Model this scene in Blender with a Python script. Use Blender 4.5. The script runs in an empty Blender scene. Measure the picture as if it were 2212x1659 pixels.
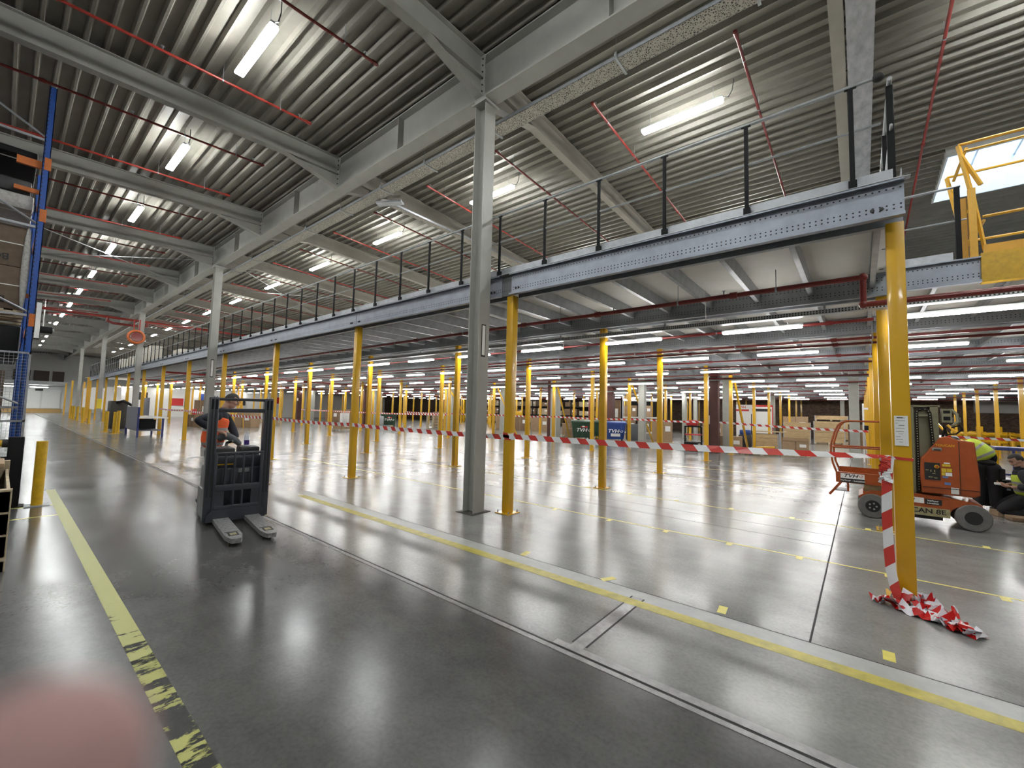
import bpy, bmesh, math, random
from mathutils import Vector, Matrix, Euler
PI = math.pi
random.seed(11)
S = bpy.context.scene
COL = S.collection
ORD = ("zeroth first second third fourth fifth sixth seventh eighth ninth tenth eleventh twelfth thirteenth fourteenth fifteenth sixteenth "
       "seventeenth eighteenth nineteenth twentieth twenty-first twenty-second twenty-third twenty-fourth twenty-fifth twenty-sixth "
       "twenty-seventh twenty-eighth twenty-ninth thirtieth thirty-first thirty-second thirty-third thirty-fourth thirty-fifth thirty-sixth "
       "thirty-seventh thirty-eighth thirty-ninth fortieth forty-first forty-second forty-third forty-fourth forty-fifth forty-sixth "
       "forty-seventh forty-eighth forty-ninth fiftieth").split()

# ------------------------------------------------------------------ mesh builder
class MB:
    def __init__(s):
        s.v, s.f, s.mi, s.sm, s.uv = [], [], [], [], []
    def add(s, vs, fs, mi=0, smooth=False, uv=None):
        b = len(s.v)
        s.v += [tuple(p) for p in vs]
        for k, f in enumerate(fs):
            s.f.append([b + i for i in f]); s.mi.append(mi); s.sm.append(smooth)
            s.uv.append(uv[k] if uv else None)
        return s
    def box(s, x0, y0, z0, x1, y1, z1, mi=0, M=None):
        x0, x1 = min(x0, x1), max(x0, x1); y0, y1 = min(y0, y1), max(y0, y1); z0, z1 = min(z0, z1), max(z0, z1)
        vs = [Vector(p) for p in ((x0,y0,z0),(x1,y0,z0),(x1,y1,z0),(x0,y1,z0),(x0,y0,z1),(x1,y0,z1),(x1,y1,z1),(x0,y1,z1))]
        if M is not None: vs = [M @ p for p in vs]
        return s.add(vs, [(0,3,2,1),(4,5,6,7),(0,1,5,4),(1,2,6,5),(2,3,7,6),(3,0,4,7)], mi)
    def bev(s, x0, y0, z0, x1, y1, z1, r=.01, mi=0, M=None, seg=2):
        bm = bmesh.new()
        bmesh.ops.create_cube(bm, size=1)
        for v in bm.verts:
            v.co = Vector(((x0+x1)/2 + v.co.x*abs(x1-x0), (y0+y1)/2 + v.co.y*abs(y1-y0), (z0+z1)/2 + v.co.z*abs(z1-z0)))
        bmesh.ops.bevel(bm, geom=bm.edges[:], offset=r, segments=seg, affect='EDGES', profile=.5)
        return s.bm(bm, mi, M, True)
    def bm(s, bm, mi=0, M=None, smooth=False):
        bm.verts.index_update()
        vs = [(M @ v.co) if M is not None else v.co.copy() for v in bm.verts]
        fs = [[v.index for v in f.verts] for f in bm.faces]
        bm.free()
        return s.add(vs, fs, mi, smooth)
    def prism(s, poly, axis, a, b, mi=0, M=None, smooth=False):
        """poly: 2D outline; axis 'x' -> (y,z), 'y' -> (x,z), 'z' -> (x,y); extruded a..b"""
        def P(p, t):
            q = {'x': (t, p[0], p[1]), 'y': (p[0], t, p[1]), 'z': (p[0], p[1], t)}[axis]
            return (M @ Vector(q)) if M is not None else Vector(q)
        n = len(poly)
        vs = [P(p, a) for p in poly] + [P(p, b) for p in poly]
        fs = [tuple(range(n))[::-1], tuple(range(n, 2*n))]
        s.add(vs, fs, mi)
        b0 = len(s.v) - 2*n
        for i in range(n):
            j = (i+1) % n
            s.f.append([b0+i, b0+j, b0+n+j, b0+n+i]); s.mi.append(mi); s.sm.append(smooth); s.uv.append(None)
        return s
    def tube(s, pts, r, n=8, mi=0, smooth=True, closed=False, ry=None):
        pts = [Vector(p) for p in pts]
        rs = r if isinstance(r, (list, tuple)) else [r]*len(pts)
        m = len(pts); rings = []
        up = None
        for i, p in enumerate(pts):
            a = pts[i-1] if (i or closed) else p
            c = pts[(i+1) % m] if (i < m-1 or closed) else p
            d = (c - a).normalized()
            if up is None or abs(up.dot(d)) > .95:
                up = Vector((0,0,1)) if abs(d.z) < .9 else Vector((1,0,0))
            u = d.cross(up).normalized(); w = u.cross(d).normalized(); up = w
            k = 1.0
            if 0 < i < m-1 or closed:
                d1 = (p - a).normalized()
                k = 1/max(.5, abs(d1.dot(d)))
            rings.append([p + (u*math.cos(2*PI*j/n)*rs[i] + w*math.sin(2*PI*j/n)*(ry if ry else rs[i]))*(k if k < 1.5 else 1.5) for j in range(n)])
        vs = [q for g in rings for q in g]
        fs = []
        for i in range(m if closed else m-1):
            i2 = (i+1) % m
            for j in range(n):
                j2 = (j+1) % n
                fs.append((i*n+j, i*n+j2, i2*n+j2, i2*n+j))
        s.add(vs, fs, mi, smooth)
        if not closed:
            b = len(s.v) - len(vs)
            for g in (list(range(n))[::-1], [(m-1)*n + j for j in range(n)]):
                s.f.append([b+i for i in g]); s.mi.append(mi); s.sm.append(False); s.uv.append(None)
        return s
    def cyl(s, p, q, r, n=16, mi=0, r2=None):
        return s.tube([p, q], [r, r if r2 is None else r2], n, mi)
    def lathe(s, prof, c, axis='z', n=24, mi=0, smooth=True):
        c = Vector(c); vs = []
        for (r, t) in prof:
            for j in range(n):
                a = 2*PI*j/n; u, w = r*math.cos(a), r*math.sin(a)
                vs.append(c + Vector({'z': (u, w, t), 'x': (t, u, w), 'y': (w, t, u)}[axis]))
        fs = []
        for i in range(len(prof)-1):
            for j in range(n):
                fs.append((i*n+j, i*n+(j+1) % n, (i+1)*n+(j+1) % n, (i+1)*n+j))
        fs += [tuple(range(n))[::-1], tuple((len(prof)-1)*n + j for j in range(n))]
        return s.add(vs, fs, mi, smooth)
    def sphere(s, c, r, mi=0, M=None, u=12, v=8):
        bm = bmesh.new()
        bmesh.ops.create_uvsphere(bm, u_segments=u, v_segments=v, radius=1)
        rr = Vector(r) if isinstance(r, (tuple, list)) else Vector((r, r, r))
        for q in bm.verts: q.co = Vector((q.co.x*rr.x, q.co.y*rr.y, q.co.z*rr.z)) + Vector(c)
        return s.bm(bm, mi, M, True)
    def build(s, name, mats, parent=None, world=False, smooth=None):
        me = bpy.data.meshes.new(name)
        off = Vector(parent.location) if (world and parent is not None) else Vector((0,0,0))
        if world and parent is not None and parent.parent is not None and parent.type == 'MESH': off = Vector((0,0,0)) + Vector(parent.parent.location)
        me.from_pydata([Vector(p) - off for p in s.v], [], s.f)
        if not isinstance(mats, (list, tuple)): mats = [mats]
        for m in mats: me.materials.append(m)
        me.polygons.foreach_set('material_index', s.mi)
        me.polygons.foreach_set('use_smooth', s.sm)
        if any(u is not None for u in s.uv):
            L = me.uv_layers.new(name='UVMap')
            for p, u in zip(me.polygons, s.uv):
                for k, li in enumerate(p.loop_indices):
                    L.data[li].uv = u[k] if u else (0, 0)
        me.update()
        bm = bmesh.new(); bm.from_mesh(me)
        bmesh.ops.recalc_face_normals(bm, faces=bm.faces[:])
        bm.to_mesh(me); bm.free()
        if any(s.sm):
            try: me.set_sharp_from_angle(angle=math.radians(40))
            except Exception: pass
        o = bpy.data.objects.new(name, me); COL.objects.link(o)
        if parent is not None: o.parent = parent
        return o

def tag(o, label=None, cat=None, group=None, kind=None):
    if label: o['label'] = label
    if cat: o['category'] = cat
    if group: o['group'] = group
    if kind: o['kind'] = kind
    return o
def thing(name, loc=(0,0,0), rz=0.0, label=None, cat=None, group=None):
    o = bpy.data.objects.new(name, None); COL.objects.link(o)
    o.location = loc; o.rotation_euler = (0, 0, rz); o.empty_display_size = .1
    return tag(o, label, cat, group)
def struct(name, mb, mats):
    return tag(mb.build(name, mats), kind='structure')
def dup(root, loc=None, rz=None, label=None, group=None):
    r = root.copy(); COL.objects.link(r)
    if loc is not None: r.location = loc
    if rz is not None: r.rotation_euler = (0, 0, rz)
    for k, v in (('label', label), ('group', group)):
        if v: r[k] = v
    def kids(src, dst):
        for ch in list(src.children):
            if ch is dst: continue
            c = ch.copy(); COL.objects.link(c); c.parent = dst
            kids(ch, c)
    kids(root, r)
    return r

# ------------------------------------------------------------------ materials
def nodes(m):
    m.use_nodes = True
    return m.node_tree.nodes, m.node_tree.links
def mat(name, col, rough=.5, metal=0.0, var=0.0, vscale=8.0, bump=0.0, bscale=60.0, spec=None, col2=None, stretch=None, trans=None, coat=None):
    m = bpy.data.materials.new(name)
    N, L = nodes(m); P = N['Principled BSDF']
    P.inputs['Base Color'].default_value = (*col, 1); P.inputs['Roughness'].default_value = rough; P.inputs['Metallic'].default_value = metal
    if spec is not None: P.inputs['Specular IOR Level'].default_value = spec
    if coat: P.inputs['Coat Weight'].default_value = coat; P.inputs['Coat Roughness'].default_value = .08
    if trans: P.inputs['Transmission Weight'].default_value = trans
    if var or bump or col2:
        T = N.new('ShaderNodeTexCoord'); src = T.outputs['Object']
        if stretch:
            mp = N.new('ShaderNodeMapping'); mp.inputs['Scale'].default_value = stretch; L.new(src, mp.inputs['Vector']); src = mp.outputs['Vector']
        n = N.new('ShaderNodeTexNoise'); n.inputs['Scale'].default_value = vscale; n.inputs['Detail'].default_value = 6; n.inputs['Roughness'].default_value = .6
        L.new(src, n.inputs['Vector'])
        r = N.new('ShaderNodeValToRGB')
        a = tuple(max(0, c*(1-var)) for c in col); b = col2 if col2 else tuple(min(1, c*(1+var)) for c in col)
        r.color_ramp.elements[0].color = (*a, 1); r.color_ramp.elements[1].color = (*b, 1)
        r.color_ramp.elements[0].position = .3; r.color_ramp.elements[1].position = .7
        L.new(n.outputs['Fac'], r.inputs['Fac']); L.new(r.outputs['Color'], P.inputs['Base Color'])
        if bump:
            n2 = N.new('ShaderNodeTexNoise'); n2.inputs['Scale'].default_value = bscale; L.new(src, n2.inputs['Vector'])
            B = N.new('ShaderNodeBump'); B.inputs['Strength'].default_value = bump; B.inputs['Distance'].default_value = .01
            L.new(n2.outputs['Fac'], B.inputs['Height']); L.new(B.outputs['Normal'], P.inputs['Normal'])
    return m
def emit(name, col, strength):
    m = bpy.data.materials.new(name)
    N, L = nodes(m); P = N['Principled BSDF']
    P.inputs['Base Color'].default_value = (.8, .8, .8, 1)
    P.inputs['Emission Color'].default_value = (*col, 1); P.inputs['Emission Strength'].default_value = strength
    return m
def mth(N, L, op, a, b=None, c=None):
    n = N.new('ShaderNodeMath'); n.operation = op
    for i, x in enumerate((a, b, c)):
        if x is None: continue
        if isinstance(x, (int, float)): n.inputs[i].default_value = x
        else: L.new(x, n.inputs[i])
    return n.outputs[0]
def perforated(name, col, rough, metal, px, rows, rad, dark=(.012,.012,.014), along='X', up='Z'):
    """round holes every px metres along one axis, on the given heights of another"""
    m = mat(name, col, rough, metal, var=.12, vscale=5)
    N, L = nodes(m); P = N['Principled BSDF']
    base = P.inputs['Base Color'].links[0].from_socket
    T = N.new('ShaderNodeTexCoord'); X = N.new('ShaderNodeSeparateXYZ'); L.new(T.outputs['Object'], X.inputs[0])
    u = mth(N, L, 'MULTIPLY', mth(N, L, 'SUBTRACT', mth(N, L, 'FRACT', mth(N, L, 'ADD', mth(N, L, 'DIVIDE', X.outputs[along], px), 500.0)), .5), px)
    u2 = mth(N, L, 'MULTIPLY', u, u)
    best = None
    for z in rows:
        w = mth(N, L, 'SUBTRACT', X.outputs[up], z)
        d = mth(N, L, 'ADD', u2, mth(N, L, 'MULTIPLY', w, w))
        best = d if best is None else mth(N, L, 'MINIMUM', best, d)
    hole = mth(N, L, 'LESS_THAN', best, rad*rad)
    mix = N.new('ShaderNodeMix'); mix.data_type = 'RGBA'
    L.new(hole, mix.inputs['Factor']); L.new(base, mix.inputs['A']); mix.inputs['B'].default_value = (*dark, 1)
    L.new(mix.outputs['Result'], P.inputs['Base Color'])
    L.new(mth(N, L, 'MULTIPLY', mth(N, L, 'SUBTRACT', 1.0, hole), metal), P.inputs['Metallic'])
    return m

def concrete_floor():
    m = bpy.data.materials.new('polished_concrete'); N, L = nodes(m); P = N['Principled BSDF']
    T = N.new('ShaderNodeTexCoord'); src = T.outputs['Object']
    def noise(scale, detail=5, rough=.6, mp=None):
        n = N.new('ShaderNodeTexNoise'); n.inputs['Scale'].default_value = scale; n.inputs['Detail'].default_value = detail; n.inputs['Roughness'].default_value = rough
        if mp:
            q = N.new('ShaderNodeMapping'); q.inputs['Scale'].default_value = mp; L.new(src, q.inputs['Vector']); L.new(q.outputs['Vector'], n.inputs['Vector'])
        else: L.new(src, n.inputs['Vector'])
        return n.outputs['Fac']
    X = N.new('ShaderNodeSeparateXYZ'); L.new(src, X.inputs[0])
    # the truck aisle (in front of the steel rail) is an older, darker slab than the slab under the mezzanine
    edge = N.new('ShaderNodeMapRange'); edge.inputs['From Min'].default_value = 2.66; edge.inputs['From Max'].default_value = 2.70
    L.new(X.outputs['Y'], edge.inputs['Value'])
    big = noise(.55, 4, .55); mid = noise(3.0, 8, .72); fine = noise(38, 4, .6)
    sw = noise(2.2, 6, .65, (.35, 1.3, 1))
    f = mth(N, L, 'ADD', mth(N, L, 'MULTIPLY', big, .45), mth(N, L, 'ADD', mth(N, L, 'MULTIPLY', mid, .35), mth(N, L, 'MULTIPLY', sw, .2)))
    def ramp(c0, c1):
        r = N.new('ShaderNodeValToRGB'); r.color_ramp.elements[0].color = (*c0, 1); r.color_ramp.elements[1].color = (*c1, 1)
        r.color_ramp.elements[0].position = .36; r.color_ramp.elements[1].position = .66
        L.new(f, r.inputs['Fac']); return r.outputs['Color']
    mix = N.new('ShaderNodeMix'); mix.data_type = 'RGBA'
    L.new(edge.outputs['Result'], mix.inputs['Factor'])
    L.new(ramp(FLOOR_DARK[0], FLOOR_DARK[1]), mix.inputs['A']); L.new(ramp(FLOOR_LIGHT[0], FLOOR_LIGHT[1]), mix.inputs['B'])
    m2 = N.new('ShaderNodeMix'); m2.data_type = 'RGBA'; m2.blend_type = 'MULTIPLY'; m2.inputs['Factor'].default_value = .35
    rr = N.new('ShaderNodeValToRGB'); rr.color_ramp.elements[0].position = .35; rr.color_ramp.elements[0].color = (.55,.55,.55,1); rr.color_ramp.elements[1].position = .6; rr.color_ramp.elements[1].color = (1,1,1,1)
    L.new(fine, rr.inputs['Fac']); L.new(mix.outputs['Result'], m2.inputs['A']); L.new(rr.outputs['Color'], m2.inputs['B'])
    # darker tyre scuffs
    sc = N.new('ShaderNodeValToRGB'); sc.color_ramp.elements[0].position = .22; sc.color_ramp.elements[0].color = (.7,.7,.71,1); sc.color_ramp.elements[1].position = .55; sc.color_ramp.elements[1].color = (1,1,1,1)
    L.new(noise(.9, 9, .7, (1.0, 2.4, 1)), sc.inputs['Fac'])
    m3 = N.new('ShaderNodeMix'); m3.data_type = 'RGBA'; m3.blend_type = 'MULTIPLY'; m3.inputs['Factor'].default_value = .6
    L.new(m2.outputs['Result'], m3.inputs['A']); L.new(sc.outputs['Color'], m3.inputs['B'])
    L.new(m3.outputs['Result'], P.inputs['Base Color'])
    r = N.new('ShaderNodeMapRange'); r.inputs['From Min'].default_value = .3; r.inputs['From Max'].default_value = .7; r.inputs['To Min'].default_value = .175; r.inputs['To Max'].default_value = .245
    L.new(noise(1.1, 3, .5), r.inputs['Value']); L.new(r.outputs['Result'], P.inputs['Roughness'])
    P.inputs['Specular IOR Level'].default_value = .38
    B = N.new('ShaderNodeBump'); B.inputs['Strength'].default_value = .05; B.inputs['Distance'].default_value = .02
    L.new(noise(2.2, 3, .5), B.inputs['Height']); L.new(B.outputs['Normal'], P.inputs['Normal'])
    return m
def brick_wall():
    m = bpy.data.materials.new('dark_brick'); N, L = nodes(m); P = N['Principled BSDF']
    T = N.new('ShaderNodeTexCoord'); q = N.new('ShaderNodeMapping'); q.inputs['Rotation'].default_value = (PI/2, 0, 0)
    L.new(T.outputs['Object'], q.inputs['Vector'])
    b = N.new('ShaderNodeTexBrick'); b.inputs['Scale'].default_value = 3.0
    b.inputs['Color1'].default_value = (.10,.062,.045,1); b.inputs['Color2'].default_value = (.22,.145,.10,1); b.inputs['Mortar'].default_value = (.25,.22,.18,1)
    b.inputs['Mortar Size'].default_value = .012
    L.new(q.outputs['Vector'], b.inputs['Vector']); L.new(b.outputs['Color'], P.inputs['Base Color']); P.inputs['Roughness'].default_value = .9
    return m
def striped_tape(name, a, b, period, slant):
    m = bpy.data.materials.new(name); N, L = nodes(m); P = N['Principled BSDF']
    U = N.new('ShaderNodeUVMap'); X = N.new('ShaderNodeSeparateXYZ'); L.new(U.outputs['UV'], X.inputs[0])
    t = mth(N, L, 'FRACT', mth(N, L, 'ADD', mth(N, L, 'DIVIDE', mth(N, L, 'ADD', X.outputs['X'], mth(N, L, 'MULTIPLY', X.outputs['Y'], slant)), period), 100.0))
    k = mth(N, L, 'LESS_THAN', t, .5)
    mix = N.new('ShaderNodeMix'); mix.data_type = 'RGBA'; L.new(k, mix.inputs['Factor'])
    mix.inputs['A'].default_value = (*a, 1); mix.inputs['B'].default_value = (*b, 1)
    L.new(mix.outputs['Result'], P.inputs['Base Color']); P.inputs['Roughness'].default_value = .25
    return m
def worn_paint(name, col, under, wear_from, wear_to):
    """paint strip worn away (shows the slab) more and more along local x"""
    m = bpy.data.materials.new(name); N, L = nodes(m); P = N['Principled BSDF']
    T = N.new('ShaderNodeTexCoord'); X = N.new('ShaderNodeSeparateXYZ'); L.new(T.outputs['Object'], X.inputs[0])
    n = N.new('ShaderNodeTexNoise'); n.inputs['Scale'].default_value = 5; n.inputs['Detail'].default_value = 9; n.inputs['Roughness'].default_value = .75
    q = N.new('ShaderNodeMapping'); q.inputs['Scale'].default_value = (1.6, .5, 1); L.new(T.outputs['Object'], q.inputs['Vector']); L.new(q.outputs['Vector'], n.inputs['Vector'])
    r = N.new('ShaderNodeMapRange'); r.inputs['From Min'].default_value = wear_from; r.inputs['From Max'].default_value = wear_to
    r.inputs['To Min'].default_value = .10; r.inputs['To Max'].default_value = .52
    L.new(X.outputs['X'], r.inputs['Value'])
    k = mth(N, L, 'LESS_THAN', n.outputs['Fac'], r.outputs['Result'])
    P.inputs['Base Color'].default_value = (*col, 1); P.inputs['Roughness'].default_value = .38
    L.new(mth(N, L, 'SUBTRACT', 1.0, k), P.inputs['Alpha'])
    return m

def text_mesh(txt, size, depth=.001, bold=False, shear=0.0, extrude_sp=1.0):
    c = bpy.data.curves.new('lettering', 'FONT'); c.body = txt; c.size = size; c.extrude = depth; c.align_x = 'CENTER'; c.align_y = 'CENTER'; c.shear = shear
    c.space_character = extrude_sp
    if bold: c.offset = size*.018
    o = bpy.data.objects.new('lettering_tmp', c); COL.objects.link(o)
    bpy.context.view_layer.update()
    dg = bpy.context.evaluated_depsgraph_get()
    me = bpy.data.meshes.new_from_object(o.evaluated_get(dg))
    bpy.data.objects.remove(o)
    return me
def text_part(name, txt, size, material, parent, loc, rot, bold=True, shear=0.0, sx=1.0, sp=1.0):
    me = text_mesh(txt, size, .0008, bold, shear, sp); me.materials.clear(); me.materials.append(material)
    o = bpy.data.objects.new(name, me); COL.objects.link(o); o.parent = parent
    o.location = loc; o.rotation_euler = rot; o.scale = (sx, 1, 1)
    return o

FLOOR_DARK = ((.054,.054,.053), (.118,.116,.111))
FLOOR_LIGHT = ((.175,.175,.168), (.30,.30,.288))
M = {}
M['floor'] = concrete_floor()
M['brick'] = brick_wall()
M['roof'] = mat('roof_sheet', (.215,.20,.172), .5, .1, var=.12, vscale=2)
M['steel_grey'] = mat('grey_painted_steel', (.36,.357,.33), .5, 0, var=.07, vscale=3, bump=.02)
M['steel_beige'] = mat('beige_primer_steel', (.33,.305,.265), .5, 0, var=.06, vscale=3)
M['galv'] = mat('galvanised_steel', (.38,.395,.42), .4, .6, var=.14, vscale=9)
M['galv_dark'] = mat('dull_galvanised_steel', (.36,.375,.385), .45, .6, var=.15, vscale=6)
M['perf'] = perforated('perforated_galvanised_beam', (.32,.345,.40), .4, .45, .052, (.095, .135, .30), .0085)
M['perf_in'] = perforated('perforated_inner_beam', (.32,.34,.36), .42, .5, .06, (.10, .145, .26, .30), .0085)
M['yellow'] = mat('yellow_powder_coat', (.64,.36,.010), .34, 0, var=.05, vscale=4, coat=.3)
M['yellow_deep'] = mat('worn_yellow_paint', (.60,.36,.015), .42, 0, var=.16, vscale=14)
M['red_pipe'] = mat('red_sprinkler_pipe', (.20,.022,.02), .3, 0, var=.12, vscale=5, coat=.3)
M['red_pipe_bright'] = mat('bright_red_pipe', (.33,.03,.022), .3, 0, var=.1, vscale=5, coat=.3)
M['black'] = mat('black_powder_coat', (.007,.007,.008), .6, 0, var=.2, vscale=6, spec=.2)
M['rubber'] = mat('black_rubber', (.018,.018,.018), .7, 0, var=.2, vscale=20)
M['dark'] = mat('dark_plastic', (.022,.022,.024), .45, 0, var=.2, vscale=10)
M['white'] = mat('white_panel', (.72,.72,.70), .5, 0, var=.03)
M['paper'] = mat('white_paper', (.80,.80,.79), .6, 0, var=.02)
M['deck'] = mat('chipboard_deck_underside', (.60,.58,.53), .7, 0, var=.05, vscale=3)
M['deck_top'] = mat('deck_top_board', (.30,.27,.22), .7, 0, var=.1, vscale=5)
M['lamp'] = emit('lamp_diffuser', (1.0,.985,.96), 23)
M['lamp_hi'] = emit('roof_lamp_diffuser', (.97,1.0,.98), 52)
M['housing'] = mat('lamp_housing', (.6,.6,.6), .5, 0, var=.03)
M['ink'] = mat('black_ink', (.015,.015,.015), .6)
M['text_red'] = mat('red_ink', (.55,.03,.03), .5)
M['text_white'] = mat('white_ink', (.8,.8,.8), .5)
# ================================================================== SETTING
ROOF_Z, RIDGE_Y, SLOPE = 8.02, 5.2, .045
def roof_z(y): return ROOF_Z - SLOPE*abs(y - RIDGE_Y)
XL, XR, YB, YF = -85.0, 16.0, 54.0, -9.0
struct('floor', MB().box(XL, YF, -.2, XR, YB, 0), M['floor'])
def roof_sheet(y0, y1):
    mb = MB(); per = .25
    prof = []
    n = int(round((y1 - y0)/per))
    for i in range(n):
        y = y0 + i*per
        for dy, dz in ((0, .0), (.035, .0), (.065, .085), (.22, .085)):
            prof.append((y + dy, roof_z(y + dy) + dz))
    prof.append((y1, roof_z(y1)))
    vs = [(XL, *p) for p in prof] + [(XR, *p) for p in prof]
    k = len(prof)
    # leave the skylight opening free
    fs = []
    for i in range(k-1):
        fs.append((i, i+1, k+i+1, k+i))
    return mb, vs, fs, prof
SKY = (1.62, 12.95, 5.2, 15.45)      # skylight opening x0 y0 x1 y1
def sheet_object(name, y0, y1, x0, x1):
    mb, vs, fs, prof = roof_sheet(y0, y1)
    k = len(prof)
    vs = [(x0, *p) for p in prof] + [(x1, *p) for p in prof]
    mb.add(vs, fs)
    return mb
mb = sheet_object('c', YF, SKY[1], XL, XR)
m2 = sheet_object('c', SKY[1], SKY[3], XL, SKY[0]); mb.add(m2.v, m2.f)
m2 = sheet_object('c', SKY[1], SKY[3], SKY[2], XR); mb.add(m2.v, m2.f)
m2 = sheet_object('c', SKY[3], YB - .05, XL, XR); mb.add(m2.v, m2.f)
ceil = struct('ceiling', mb, M['roof'])
# skylight: upstand and frosted pane open to the sky
w = MB()
x0, y0, x1, y1 = SKY; zt = roof_z(14.2)
for a in ((x0-.04, y0, x0, y1), (x1, y0, x1+.04, y1), (x0-.04, y0-.04, x1+.04, y0), (x0-.04, y1, x1+.04, y1+.04)):
    w.box(a[0], a[1], zt-.08, a[2], a[3], zt+.75)
win = tag(w.build('window_1', M['white']), kind='structure')
fr = MB()
for t in (.2, .4, .6, .8): fr.box(x0 + (x1-x0)*t - .02, y0, zt+.70, x0 + (x1-x0)*t + .02, y1, zt+.75)
fr.build('window_frame', M['white'], win)
gl = bpy.data.materials.new('skylight_glass'); N, L = nodes(gl)
P = N['Principled BSDF']; P.inputs['Transmission Weight'].default_value = 1; P.inputs['Roughness'].default_value = .05; P.inputs['IOR'].default_value = 1.02; P.inputs['Base Color'].default_value = (.95,.97,1,1)
MB().box(x0, y0, zt+.75, x1, y1, zt+.76).build('window_pane', gl, win)
struct('wall_back', MB().box(XL, YB, 0, XR, YB+.2, 9), M['brick'])
struct('wall_left', MB().box(XL-.2, YF, 0, XL, YB, 9), mat('white_wall_cladding', (.62,.62,.60), .6, 0, var=.04, vscale=1))
struct('wall_right', MB().box(XR, YF, 0, XR+.2, YB, 9), M['brick'])
struct('wall_front', MB().box(XL, YF-.2, 0, XR, YF, 9), mat('grey_wall_cladding', (.28,.28,.28), .6, 0, var=.05, vscale=1))
# ---- floor joints, rails and paint
joint = mat('dark_floor_joint', (.022,.022,.022), .7)
railm = mat('worn_steel_rail', (.30,.30,.30), .35, .6, var=.25, vscale=12)
white_band = mat('pale_grey_floor_band', (.36,.37,.36), .35, 0, var=.12, vscale=7)
yel = mat('yellow_floor_paint', (.42,.36,.05), .4, 0, var=.25, vscale=9)
tape_y = mat('yellow_floor_tape', (.66,.58,.12), .35, 0, var=.08, vscale=20)
mb = MB()
mb.box(XL+.3, 2.70, 0, XR, 2.722, .0012)                      # gap beside the rail
mb.box(-.345, 4.06, 0, -.330, YB-4, .0012)                    # saw cut across the hall
for y in (10.84, 15.5, 18.2): mb.box(XL+20, y, 0, XR, y+.012, .0011)
mb.box(-1.70, 2.83, 0, -1.685, 3.9, .0013); mb.box(-1.585, 2.83, 0, -1.57, 3.9, .0013)
mb.box(-14, 4.045, 0, XR, 4.058, .0012)
for y in (7.27, 7.9): mb.box(XL+20, y, 0, -.35, y+.010, .0009)
struct('trim_1', mb, joint)
mb = MB(); mb.box(-1.80, 2.722, 0, XR, 2.79, .004); mb.box(XL+.3, 2.655, 0, XR, 2.70, .0025); mb.box(-1.685, 2.79, 0, -1.585, 3.9, .0012)
struct('trim_2', mb, railm)
struct('trim_3', MB().box(-8.6, 3.845, 0, XR, 4.045, .0010), white_band)
struct('trim_4', MB().box(-8.3, 3.715, 0, XR, 3.845, .0014), yel)
def tape_line(n, y, x0, x1, ticks, dirn, wdt=.036):
    mb = MB(); mb.box(x0, y-wdt/2, 0, x1, y+wdt/2, .0012)
    for x in ticks: mb.box(x-.035, y, .0001, x+.035, y+dirn*.13, .0014)
    return struct('trim_%d' % n, mb, tape_y)
tape_line(5, 6.42, -14.2, 12, [-4.2, -3.15, -2.25, -1.4, -.62, .2, 1.05, 1.9], -1)
tape_line(6, 8.72, -12, 12, [-4.9, -3.9, -2.9, -1.9, -.95, .05, 1.3, 2.2, 3.1], 1)
mb = MB()
for x, y, a in ((-3.15, 4.14, .2), (-2.05, 4.12, -.5), (-.98, 4.18, .1), (.12, 4.22, 0.0)):
    mb.box(-.035, -.08, .0002, .035, .08, .0016, M=Matrix.Translation((x, y, 0)) @ Matrix.Rotation(a, 4, 'Z'))
mb.box(-2.2, 13.2, 0, -1.6, 13.24, .001); mb.box(-8, 12.3, 0, -1, 12.33, .001); mb.box(-6, 14.8, 0, 1, 14.83, .001)
struct('trim_7', mb, tape_y)
# worn yellow line along the racking side
struct('trim_8', MB().box(-11.9, .655, 0, 3, .775, .0014), worn_paint('worn_yellow_line', (.33,.33,.075), (.078,.078,.076), -9.0, -3.2))
mb = MB(); mb.box(-10.2, .30, 0, -10.16, .66, .0012); mb.box(-9.27, -.3, 0, -9.23, .66, .0012); mb.box(-10.22, -.4, 0, -10.18, .45, .0013)
struct('trim_9', mb, tape_y)
struct('trim_10', MB().box(-11.8, .47, 0, -10.2, .655, .0009), white_band)
# ================================================================== ROOF STEEL
def hsec_x(mb, x, y, z0, z1, w=.26, d=.25, tf=.014, tw=.010, mi=0):
    """H column: flanges normal to x"""
    mb.box(x-d/2, y-w/2, z0, x-d/2+tf, y+w/2, z1, mi); mb.box(x+d/2-tf, y-w/2, z0, x+d/2, y+w/2, z1, mi)
    mb.box(x-d/2+tf, y-tw/2, z0, x+d/2-tf, y+tw/2, z1, mi)
girder_m = M['steel_grey']
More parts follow.
